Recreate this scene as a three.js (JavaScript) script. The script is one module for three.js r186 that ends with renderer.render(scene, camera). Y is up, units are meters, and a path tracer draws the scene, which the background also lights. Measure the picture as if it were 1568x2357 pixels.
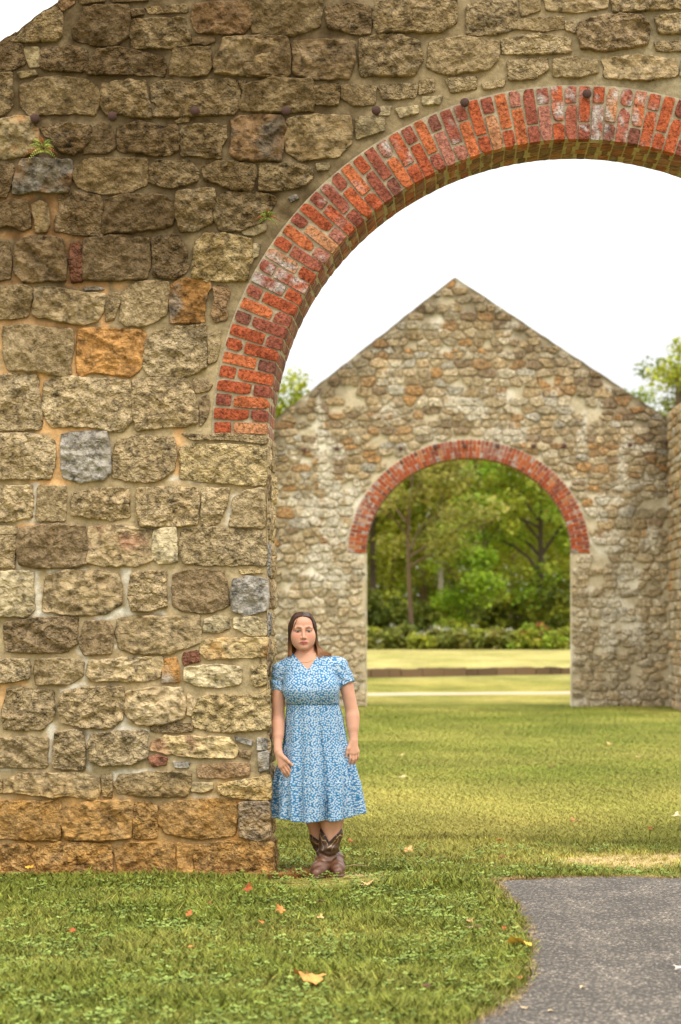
import * as THREE from 'three';
import { ImprovedNoise } from 'three/addons/math/ImprovedNoise.js';
import { mergeGeometries } from 'three/addons/utils/BufferGeometryUtils.js';

// ---------------------------------------------------------------- camera, sky, sun, exposure
const scene = new THREE.Scene();
const EYE = 1.58, DIST = 14, FOCAL = 5040;            // eye height, distance to the near wall, focal length in sheet units
const camera = new THREE.PerspectiveCamera(2 * Math.atan(1450 / FOCAL) * 180 / Math.PI, 2080 / 2900, 0.5, 900);
camera.position.set(0, EYE, DIST);
camera.setViewOffset(2080, 2900, 0, 0, 1568, 2356);   // shift lens: looks level and square to the walls
camera.focus = 14.0;
camera.userData.fStop = 2.3;
camera.updateProjectionMatrix();

const renderer = new THREE.WebGLRenderer({ antialias: true });
renderer.toneMapping = THREE.LinearToneMapping;
renderer.toneMappingExposure = 1.1;
renderer.shadowMap.enabled = true;

const PN = new ImprovedNoise();
const noise = (x, y, z = 0) => PN.noise(x + 31.7, y + 17.3, z + 5.1);
function fbm(x, y, z = 0, oct = 4) { let a = 1, s = 0, n = 0; for (let i = 0; i < oct; i++) { s += a * noise(x, y, z + i * 7.7); n += a; a *= 0.5; x *= 2.03; y *= 2.03; z *= 2.03; } return s / n; }
const clamp = (x, a = 0, b = 1) => Math.min(b, Math.max(a, x));
const lerp = (a, b, t) => a + (b - a) * t;
const sstep = (a, b, x) => { const t = clamp((x - a) / (b - a)); return t * t * (3 - 2 * t); };
function RNG(seed) { let s = seed | 0; return () => { s = (s + 0x6d2b79f5) | 0; let t = Math.imul(s ^ (s >>> 15), 1 | s); t = (t + Math.imul(t ^ (t >>> 7), 61 | t)) ^ t; return ((t ^ (t >>> 14)) >>> 0) / 4294967296; }; }
const lin = (v) => { v /= 255; return v <= 0.04045 ? v / 12.92 : Math.pow((v + 0.055) / 1.055, 2.4); };
const C = (r, g, b) => [lin(r), lin(g), lin(b)];
const mix3 = (a, b, t) => [lerp(a[0], b[0], t), lerp(a[1], b[1], t), lerp(a[2], b[2], t)];

{ // overcast sky: brightest overhead, soft cloud sheets
  const W = 512, H = 256, d = new Float32Array(W * H * 4);
  for (let j = 0; j < H; j++) for (let i = 0; i < W; i++) {
    const el = ((j + 0.5) / H - 0.5) * Math.PI, az = (i + 0.5) / W * 2 * Math.PI;
    const s = Math.max(0, Math.sin(el)), cx = Math.cos(az) * Math.cos(el), cz = Math.sin(az) * Math.cos(el);
    const k = 1 / (s + 0.22);
    const cl = fbm(cx * k * 0.9 + 3, cz * k * 0.9, 0.5, 4);
    const L = (0.72 + 2.2 * s) * (1 + 0.42 * cl), o = (j * W + i) * 4;
    d[o] = L * 0.995; d[o + 1] = L; d[o + 2] = L * 1.0; d[o + 3] = 1;
  }
  const t = new THREE.DataTexture(d, W, H, THREE.RGBAFormat, THREE.FloatType);
  t.mapping = THREE.EquirectangularReflectionMapping; t.magFilter = THREE.LinearFilter; t.needsUpdate = true;
  scene.background = t; scene.environment = t;
}
const sun = new THREE.DirectionalLight(new THREE.Color().setRGB(1, 0.96, 0.9), 1.5);
sun.position.set(8, 17, 6.5); sun.target.position.set(0, 1, -2);
sun.castShadow = true; sun.shadow.radius = 22; sun.shadow.mapSize.set(2048, 2048);
Object.assign(sun.shadow.camera, { left: -25, right: 25, top: 25, bottom: -25, near: 0.5, far: 120 });
scene.add(sun, sun.target);

// ---------------------------------------------------------------- helpers
const used = new Map();
function numbered(n) { const k = used.get(n) || 0; used.set(n, k + 1); return k ? n + '_' + String(k).padStart(3, '0') : n; }
function mesh(name, geo, mat, parent) { const m = new THREE.Mesh(geo, mat); m.name = name; m.castShadow = m.receiveShadow = true; (parent || scene).add(m); return m; }
function group(name, x = 0, y = 0, z = 0) { const g = new THREE.Group(); g.name = numbered(name); g.position.set(x, y, z); scene.add(g); return g; }
function tag(o, label, category, grp) { o.userData.label = label; o.userData.category = category; if (grp) o.userData.group = grp; return o; }
function structure(o, label, category) { o.userData.kind = 'structure'; o.userData.label = label; o.userData.category = category; return o; }
function stuff(o, label, category) { o.userData.kind = 'stuff'; if (label) { o.userData.label = label; o.userData.category = category; } return o; }
// ground point seen at sheet position (x, y), as world x and z
function onGround(x, y) { const D = EYE * FOCAL / (y - 1450); return [(x - 1040) * D / FOCAL, DIST - D]; }
const groundY = (x, z) => { const D = DIST - z; let h = 0; if (D > 46) { const t = D - 46; h = t < 10 ? t * t / 20 / 55 : (t - 5) / 55; if (D > 110) h = (59 + 15 * (1 - Math.exp(-(D - 110) / 30))) / 55; } return h + 0.012 * noise(x * 0.5, z * 0.5, 3) * (D > 12 ? 1 : 0.4); };

function geoFrom(pos, idx, { uv, col, flat } = {}) {
  const g = new THREE.BufferGeometry();
  g.setAttribute('position', new THREE.Float32BufferAttribute(pos, 3));
  if (uv) g.setAttribute('uv', new THREE.Float32BufferAttribute(uv, 2));
  if (col) g.setAttribute('color', new THREE.Float32BufferAttribute(col, 3));
  if (idx) g.setIndex(idx);
  g.computeVertexNormals();
  return g;
}
function setColor(g, f) { const p = g.attributes.position, c = new Float32Array(p.count * 3); for (let i = 0; i < p.count; i++) { const v = f(p.getX(i), p.getY(i), p.getZ(i)); c[i * 3] = v[0]; c[i * 3 + 1] = v[1]; c[i * 3 + 2] = v[2]; } g.setAttribute('color', new THREE.BufferAttribute(c, 3)); return g; }
function tube(points, radii, seg = 6, close = true) { // points: Vector3[], radii: number[]
  const n = points.length, pos = [], idx = [], uv = [];
  let up = new THREE.Vector3(0.31, 0.2, 0.93).normalize();
  let len = 0;
  for (let i = 0; i < n; i++) {
    const a = points[Math.max(0, i - 1)], b = points[Math.min(n - 1, i + 1)], t = b.clone().sub(a).normalize();
    if (i) len += points[i].distanceTo(points[i - 1]);
    const s = up.clone().cross(t).normalize(); up = t.clone().cross(s).normalize();
    for (let k = 0; k <= seg; k++) { const th = k / seg * 2 * Math.PI, c = Math.cos(th) * radii[i], d = Math.sin(th) * radii[i]; pos.push(points[i].x + s.x * c + up.x * d, points[i].y + s.y * c + up.y * d, points[i].z + s.z * c + up.z * d); uv.push(k / seg * radii[0] * 6.28, len); }
  }
  for (let i = 0; i < n - 1; i++) for (let k = 0; k < seg; k++) { const a = i * (seg + 1) + k, b = a + seg + 1; idx.push(a, b, a + 1, b, b + 1, a + 1); }
  return geoFrom(pos, idx, { uv });
}
// tileable noise textures
function dataTex(N, f, srgb) {
  const d = new Uint8Array(N * N * 4);
  for (let j = 0; j < N; j++) for (let i = 0; i < N; i++) { const v = f(i / N, j / N), o = (j * N + i) * 4; for (let c = 0; c < 3; c++) d[o + c] = clamp(Array.isArray(v) ? v[c] : v) * 255; d[o + 3] = 255; }
  const t = new THREE.DataTexture(d, N, N); t.wrapS = t.wrapT = THREE.RepeatWrapping; t.magFilter = THREE.LinearFilter; t.minFilter = THREE.LinearMipmapLinearFilter; t.generateMipmaps = true;
  if (srgb) t.colorSpace = THREE.SRGBColorSpace; t.needsUpdate = true; return t;
}
// periodic value noise (period p lattice cells)
const hash2 = (i, j, s) => { let h = Math.imul(i, 374761393) + Math.imul(j, 668265263) + Math.imul(s, 2147483647 ^ 0x5bd1e995); h = Math.imul(h ^ (h >>> 13), 1274126177); return ((h ^ (h >>> 16)) >>> 0) / 4294967296; };
function pnoise(u, v, p, s) { const x = u * p, y = v * p, i = Math.floor(x), j = Math.floor(y); let fx = x - i, fy = y - j; fx = fx * fx * (3 - 2 * fx); fy = fy * fy * (3 - 2 * fy); const w = (a) => ((a % p) + p) % p; return lerp(lerp(hash2(w(i), w(j), s), hash2(w(i + 1), w(j), s), fx), lerp(hash2(w(i), w(j + 1), s), hash2(w(i + 1), w(j + 1), s), fx), fy); }
function pfbm(u, v, p, s, oct = 5, gain = 0.55) { let a = 1, t = 0, n = 0; for (let k = 0; k < oct; k++) { t += a * pnoise(u, v, p, s + k); n += a; a *= gain; p *= 2; } return t / n; }
const rep = (t, r) => { const c = t.clone(); c.repeat.set(r, r); c.needsUpdate = true; return c; };

// stone: colour grain (multiplies the vertex colour) and relief; one tile = 1.1 m
const stoneRelief = dataTex(1024, (u, v) => { const a = pfbm(u, v, 26, 11, 5, 0.68), b = pnoise(u, v, 70, 31); return clamp((a - 0.5) * 1.9 + 0.55 - (b > 0.72 ? (b - 0.72) * 1.2 : 0)); });
const stoneGrain = dataTex(1024, (u, v) => { const a = pfbm(u + 0.3, v, 34, 51, 5, 0.7), f = pnoise(u, v, 300, 77), g = 0.8 + (a - 0.5) * 1.9 + (f - 0.5) * 0.2; const w = pfbm(u, v, 9, 91, 3); return [g * (0.98 + 0.05 * w), g, g * (1.06 - 0.14 * w)]; });
const stoneMat = new THREE.MeshPhysicalMaterial({ specularIntensity: 0.25, vertexColors: true, map: rep(stoneGrain, 0.9), bumpMap: rep(stoneRelief, 0.9), bumpScale: 0.03, roughness: 0.95 });
// finer sandstone, and stone split along its bedding
const fineGrain = dataTex(512, (u, v) => { const a = pfbm(u, v, 48, 61, 4, 0.75), b = pfbm(u, v, 6, 19, 3), g = 0.82 + (a - 0.5) * 1.25 + (b - 0.5) * 0.4; return [g * 1.01, g, g * 0.97]; });
const bedRelief = dataTex(512, (u, v) => { const a = pfbm(u, v, 9, 8, 6, 0.62), b = pfbm(u + 0.35 * (a - 0.5), v, 22, 44, 4, 0.6); return clamp(0.5 + 1.3 * (a - 0.5) + 1.0 * (Math.abs(b - 0.5) - 0.08)); });
const fineStoneMat = new THREE.MeshPhysicalMaterial({ specularIntensity: 0.25, vertexColors: true, map: rep(fineGrain, 1.1), bumpMap: rep(stoneRelief, 1.9), bumpScale: 0.013, roughness: 0.93 });
const splitStoneMat = new THREE.MeshPhysicalMaterial({ specularIntensity: 0.25, vertexColors: true, map: rep(stoneGrain, 0.7), bumpMap: rep(bedRelief, 1.1), bumpScale: 0.02, roughness: 0.92 });
const mortarRelief = dataTex(512, (u, v) => pfbm(u, v, 20, 5, 5, 0.6));
const mortarGrain = dataTex(512, (u, v) => { const a = pfbm(u, v, 24, 15, 5, 0.62), f = pnoise(u, v, 128, 3); return 0.8 + (a - 0.5) * 0.5 + (f - 0.5) * 0.18; });
const mortarMat = new THREE.MeshPhysicalMaterial({ specularIntensity: 0.25, vertexColors: true, map: rep(mortarGrain, 1.6), bumpMap: rep(mortarRelief, 1.6), bumpScale: 0.006, roughness: 0.97 });
const brickMat = new THREE.MeshPhysicalMaterial({ specularIntensity: 0.25, vertexColors: true, map: rep(stoneGrain, 2.1), bumpMap: rep(stoneRelief, 2.1), bumpScale: 0.006, roughness: 0.9 });
const ironMat = new THREE.MeshStandardMaterial({ color: new THREE.Color().setRGB(...C(104, 74, 64)), roughness: 0.8, metalness: 0.25, bumpMap: rep(stoneRelief, 6), bumpScale: 0.004 });
// ---------------------------------------------------------------- stones, bricks and walls
// A rough-faced stone: outline poly [[x,y],...] in the wall plane, facing +z; a boss of chipped planes with pitted grain
function stoneGeo(poly, { proud = 0.035, rough = 0.018, seed = 1, per = 64, rings = 16, base = [0.3, 0.25, 0.15], round = 1, cut = 0.12, tint, stain, edge = 0.006, deep = 0.05, facets = 6, grow = 1 }) {
  let p = poly.map((q) => q.slice());
  const R = RNG(seed * 77 + 5);
  if (grow !== 1) { let gx = 0, gy = 0; for (const q of p) { gx += q[0] / p.length; gy += q[1] / p.length; } p = p.map(([x, y]) => [gx + (x - gx) * grow, gy + (y - gy) * grow]); }
  for (let k = 0; k < round; k++) { const o = []; for (let i = 0; i < p.length; i++) { const a = p[i], b = p[(i + 1) % p.length]; o.push([lerp(a[0], b[0], cut), lerp(a[1], b[1], cut)], [lerp(a[0], b[0], 1 - cut), lerp(a[1], b[1], 1 - cut)]); } p = o; }
  let L = 0; const acc = [0]; for (let i = 0; i < p.length; i++) { const a = p[i], b = p[(i + 1) % p.length]; L += Math.hypot(b[0] - a[0], b[1] - a[1]); acc.push(L); }
  const rim = []; let cx = 0, cy = 0;
  for (let k = 0, i = 0; k < per; k++) { const s = k / per * L; while (acc[i + 1] < s) i++; const a = p[i], b = p[(i + 1) % p.length], t = (s - acc[i]) / (acc[i + 1] - acc[i] || 1); const x = lerp(a[0], b[0], t), y = lerp(a[1], b[1], t); rim.push([x + edge * fbm(x * 18, y * 18, seed, 4) * 2.2, y + edge * fbm(x * 18, y * 18, seed + 40, 4) * 2.2]); cx += x; cy += y; }
  cx /= per; cy /= per;
  const mean = L / 7, planes = [[0, 0, proud * (1 + 0.2 * R())]];
  for (let k = 0; k < facets; k++) { const a = (k + R() * 0.8) / facets * 6.283, g = 0.04 + R() * R() * 0.34; planes.push([-Math.cos(a) * g, -Math.sin(a) * g, proud * (1.0 + 0.35 * R()) + g * mean * (0.1 + R() * 0.45)]); }
  const pos = [], uv = [], col = [], idx = [], ox = R() * 7, oy = R() * 7, wx = 0.7 + R() * 0.7, dr = R() * 3.1, cd = Math.cos(dr), sd = Math.sin(dr);
  const hgt = (x, y, s) => {
    const dx = x - cx, dy = y - cy; let h = 9; for (const [gx, gy, c] of planes) h = Math.min(h, c + gx * (dx + 0.02 * noise(x * 9, y * 9, seed)) + gy * (dy + 0.02 * noise(x * 9, y * 9, seed + 5)));
    h = Math.max(h, proud * 0.15); const u = dx * cd + dy * sd, v = dy * cd - dx * sd;
    const rg = 1 - Math.abs(noise(u * 5 * wx + 0.3 * noise(x * 12, y * 12, seed), v * 9, seed)) * 2; h += rough * (0.9 * fbm(u * 7 * wx, v * 13, seed, 2) + 0.75 * (rg - 0.45) + 0.42 * noise(x * 26, y * 26, seed + 2) + 0.25 * noise(x * 58, y * 58, seed + 4));
    h = Math.max(h, 0.003); return s > 0.96 ? lerp(h, h * 0.6, (s - 0.96) * 25) : h;
  };
  const paint = (x, y) => { let c = base.slice(); const n = fbm(x * 5, y * 5, seed + 3, 3), m = fbm(x * 24, y * 24, seed + 13, 3); const k = 1 + 0.42 * n + 0.5 * m; c = [c[0] * k, c[1] * k * (1 + 0.05 * n), c[2] * k * (1 + 0.14 * n)]; if (tint) { const w = sstep(-0.05, 0.3, fbm(x * 4.2, y * 4.2, seed + 23, 3)); c = mix3(c, tint.map((v) => v * k), w * 0.8); } if (stain) c = stain(x, y, c); return [c[0] * 1.25, c[1] * 1.25, c[2] * 1.25]; };
  for (let r = 0; r <= rings + 1; r++) {
    const s = r === 0 ? 0 : r > rings ? 1.0 : Math.pow(r / rings, 0.72);
    for (let k = 0; k < per; k++) {
      const x = cx + (rim[k][0] - cx) * s, y = cy + (rim[k][1] - cy) * s;
      pos.push(x, y, r > rings ? -deep : hgt(x, y, s)); uv.push(x + ox, y + oy + (r > rings ? 0.03 : 0)); col.push(...paint(x, y));
    }
  }
  for (let r = 0; r <= rings; r++) for (let k = 0; k < per; k++) { const a = r * per + k, b = r * per + (k + 1) % per, c = a + per, d = b + per; if (r) idx.push(a, c, b); idx.push(b, c, d); }
  return geoFrom(pos, idx, { uv, col });
}
// A brick: block of w x h x d centred at the origin, worn arrises
function brickGeo(w, h, d, seed, base, white = 0) {
  const g = new THREE.BoxGeometry(w, h, d, 5, 3, 2), p = g.attributes.position, uv = g.attributes.uv, R = RNG(seed * 131 + 7), ox = R() * 9, oy = R() * 9;
  const col = [];
  const chip = [R(), R(), R(), R()].map((v) => (v > 0.8 ? 0.009 : 0.0015));
  for (let i = 0; i < p.count; i++) {
    let x = p.getX(i), y = p.getY(i), z = p.getZ(i);
    const ex = Math.abs(x) > w / 2 - 1e-5, ey = Math.abs(y) > h / 2 - 1e-5, ez = Math.abs(z) > d / 2 - 1e-5;
    const q = (x > 0 ? 1 : 0) + (y > 0 ? 2 : 0), e = 0.0018 + (ex && ey ? chip[q] : 0);
    const n = (k) => noise(x * 22 + ox, y * 22 + oy, z * 22 + k);
    if (ex && (ey || ez)) x -= Math.sign(x) * e; if (ey && (ex || ez)) y -= Math.sign(y) * e; if (ez && (ex || ey)) z -= Math.sign(z) * e;
    x += 0.003 * n(1); y += 0.0028 * n(2); z += 0.006 * n(3);
    p.setXYZ(i, x, y, z); uv.setXY(i, p.getX(i) + ox, p.getY(i) + oy + p.getZ(i));
    const k = 1.2 * (1 + 0.35 * noise(x * 14 + ox, y * 14, oy) + 0.3 * noise(x * 45, y * 45 + ox, oy)), wv = white > 0 ? sstep(0.75 - white, 1.05 - white, 0.5 + 0.8 * fbm(x * 16 + ox, y * 16 + oy, 2, 3)) : 0;
    const c = mix3([base[0] * k, base[1] * k, base[2] * k], [0.62, 0.58, 0.52], wv * 0.85); col.push(...c);
  }
  g.setAttribute('color', new THREE.Float32BufferAttribute(col, 3)); g.computeVertexNormals(); return g;
}
// Mortar sheet over the face of a wall with an arched opening; z = 0 is the face
function mortarFace(x0, x1, y0, topAt, arch, step, color, bumpy) {
  const xs = []; for (let x = x0; x < x1 - 1e-6; x += step) xs.push(x); xs.push(x1);
  for (const e of [arch.cx - arch.a, arch.cx + arch.a]) { let k = 0; for (let i = 0; i < xs.length; i++) if (Math.abs(xs[i] - e) < Math.abs(xs[k] - e)) k = i; xs[k] = e; }
  const pos = [], uv = [], col = [], idx = [], ny = Math.round((topAt((x0 + x1) / 2) - y0) / step), W = xs.length;
  for (let j = 0; j <= ny; j++) for (let i = 0; i < W; i++) { const x = xs[i], y = lerp(y0, topAt(x), j / ny), edge = i === 0 || i === W - 1 || j === ny; pos.push(x, y, edge ? 0 : bumpy * (fbm(x * 9, y * 9, 4, 3) - 0.75)); uv.push(x, y); const c = color(x, y); col.push(c[0] * 1.25, c[1] * 1.25, c[2] * 1.25); }
  const inside = (x, y) => { if (Math.abs(x - arch.cx) >= arch.a + (y > arch.spring ? arch.ring - 0.03 : 0)) return false; if (y <= arch.spring) return Math.abs(x - arch.cx) < arch.a; const u = (x - arch.cx) / (arch.a + arch.ring - 0.03), v = (y - arch.spring) / (arch.b + arch.ring - 0.03); return u * u + v * v < 1; };
  for (let j = 0; j < ny; j++) for (let i = 0; i < W - 1; i++) { const a = j * W + i, b = a + 1, c = a + W, d = c + 1; const mx = (pos[a * 3] + pos[b * 3]) / 2, my = (pos[a * 3 + 1] + pos[d * 3 + 1]) / 2; if (inside(mx, my)) continue; idx.push(a, b, c, b, d, c); }
  return geoFrom(pos, idx, { uv, col });
}
// rough sheet between four corners (for wall ends, tops, jamb faces, backs)
function roughSheet(o, u, v, nu, nv, amp, color, seed = 0) {
  const O = new THREE.Vector3(...o), U = new THREE.Vector3(...u), V = new THREE.Vector3(...v), N = U.clone().cross(V).normalize(), lu = U.length(), lv = V.length(), pos = [], uv = [], col = [], idx = [];
  for (let j = 0; j <= nv; j++) for (let i = 0; i <= nu; i++) { const e = i === 0 || j === 0 || i === nu || j === nv, q = O.clone().addScaledVector(U, i / nu).addScaledVector(V, j / nv).addScaledVector(N, e ? 0 : amp * fbm(i / nu * lu * 7 + seed, j / nv * lv * 7, seed, 3)); pos.push(q.x, q.y, q.z); uv.push(i / nu * lu, j / nv * lv); const c = color(q.x, q.y, q.z); col.push(c[0] * 1.25, c[1] * 1.25, c[2] * 1.25); }
  for (let j = 0; j < nv; j++) for (let i = 0; i < nu; i++) { const a = j * (nu + 1) + i, b = a + 1, c = a + nu + 1, d = c + 1; idx.push(a, b, c, b, d, c); }
  return geoFrom(pos, idx, { uv, col });
}
// mortar body of the brick ring (front, back and underside)
function ringMortar(arch, th, color) {
  const n = 90, m = 6, pos = [], uv = [], col = [], idx = [];
  const P = (t, r) => [arch.cx - Math.cos(t) * (arch.a + r), arch.spring + Math.sin(t) * (arch.b + r)];
  const strip = (f, rows) => { const o = pos.length / 3; for (let i = 0; i <= n; i++) for (let k = 0; k <= rows; k++) { const q = f(i / n * Math.PI, k / rows); pos.push(...q); uv.push(q[0] + q[2], q[1]); const c = color(q[0], q[1]); col.push(c[0] * 1.25, c[1] * 1.25, c[2] * 1.25); } for (let i = 0; i < n; i++) for (let k = 0; k < rows; k++) { const a = o + i * (rows + 1) + k, b = a + 1, c = a + rows + 1, d = c + 1; idx.push(a, b, c, b, d, c); } };
  strip((t, k) => { const [x, y] = P(t, 0.006 + k * (arch.ring - 0.006)); return [x, y, -0.003 + 0.004 * noise(x * 25, y * 25, 1)]; }, m);
  strip((t, k) => { const [x, y] = P(t, 0.006 + 0.005 * noise(t * 30, k * 9, 8)); return [x, y, -0.003 - k * (th - 0.006)]; }, m);
  strip((t, k) => { const [x, y] = P(t, 0.006 + k * (arch.ring - 0.006)); return [x, y, -th + 0.003]; }, 2);
  return geoFrom(pos, idx, { uv, col });
}
const BRICKS = [C(174, 90, 56), C(166, 84, 54), C(182, 102, 64), C(146, 82, 64), C(122, 76, 62), C(168, 110, 92), C(182, 126, 88), C(112, 70, 58), C(158, 92, 72)];
// bricks of the ring: calls put(geometry, angle, face) for each
function ringBricks(arch, th, courses, whiteAt, put, deepBricks = true) {
  const N = 800, acc = [0], P = (t, r) => [arch.cx - Math.cos(t) * (arch.a + r), arch.spring + Math.sin(t) * (arch.b + r)];
  for (let i = 1; i <= N; i++) { const a = P((i - 1) / N * Math.PI, arch.ring / 2), b = P(i / N * Math.PI, arch.ring / 2); acc.push(acc[i - 1] + Math.hypot(b[0] - a[0], b[1] - a[1])); }
  const len = acc[N]; let i = 0;
  for (let c = 0; c < courses; c++) {
    const s = (c + 0.5) / courses * len; while (acc[i + 1] < s) i++;
    const t = (i + (s - acc[i]) / (acc[i + 1] - acc[i])) / N * Math.PI;
    const a = P(t, 0), b = P(t, arch.ring), L = Math.hypot(b[0] - a[0], b[1] - a[1]), dx = (b[0] - a[0]) / L, dy = (b[1] - a[1]) / L, ang = Math.atan2(dy, dx);
    const R = RNG(c * 991 + Math.round(arch.cx * 1000)), h = 0.0715 + R() * 0.004, head = 0.1 + R() * 0.012, gap = 0.013, str = L - head - gap - 0.006 - R() * 0.008;
    const odd = c % 2, spans = odd ? [[0, head], [head + gap, head + gap + str]] : [[0, str], [str + gap, str + gap + head]];
    for (const [r0, r1] of spans) {
      const isHead = r1 - r0 < 0.15, pick = R(); let base = BRICKS[isHead ? [3, 4, 1, 5, 1, 8, 3][Math.floor(pick * 7)] : [0, 1, 2, 0, 1, 3, 5, 6, 2, 8][Math.floor(pick * 10)]];
      const rm = (r0 + r1) / 2, x = a[0] + dx * rm, y = a[1] + dy * rm, d = 0.1;
      const g = brickGeo(r1 - r0, h, d, c * 7 + (isHead ? 1 : 2) + Math.round(arch.a * 100), base, whiteAt(x, y, R()));
      const m = new THREE.Matrix4().makeRotationZ(ang + (R() - 0.5) * 0.03).setPosition(x, y, 0.011 + (R() - 0.5) * 0.008 - d / 2); g.applyMatrix4(m); put(g, t, 'front');
    }
    if (deepBricks) {
      const lens = odd ? [0.2, 0.1, th - 0.1 - 0.3 - 0.05] : [0.1, 0.2, th - 0.1 - 0.3 - 0.05]; let z = -0.1 - 0.002;
      for (const l of lens) {
        const x = a[0] + dx * 0.05, y = a[1] + dy * 0.05, g = brickGeo(0.1, h * 1.01, l, c * 13 + Math.round(l * 100), mix3(BRICKS[Math.floor(R() * 9)], C(140, 122, 104), 0.3 + R() * 0.4), 0.1);
        const m = new THREE.Matrix4().makeRotationZ(ang).setPosition(x, y, z - l / 2 - 0.006); g.applyMatrix4(m); put(g, t, 'under'); z -= l + 0.014;
      }
    }
  }
}
// ---------------------------------------------------------------- the near gable wall
const nearX = (x) => (x - 1040) / 360, nearY = (y) => EYE - (y - 1450) / 360;
const NEAR = { cx: 0.806, a: 1.986, b: 1.885, spring: nearY(1000), ring: 0.352 };
const nearTop = (x) => { const px = 1040 + 360 * Math.min(x, 2 * NEAR.cx - x); return nearY(98 - px * 0.69) - 0.008; };
const TONE = { d: C(147, 125, 94), m: C(168, 146, 110), t: C(179, 157, 120), l: C(184, 167, 132), g: C(154, 146, 134), o: C(180, 134, 80), r: C(146, 100, 78), y: C(194, 170, 124), b: C(174, 142, 98), p: C(174, 142, 106), v: C(166, 150, 132) };
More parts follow.
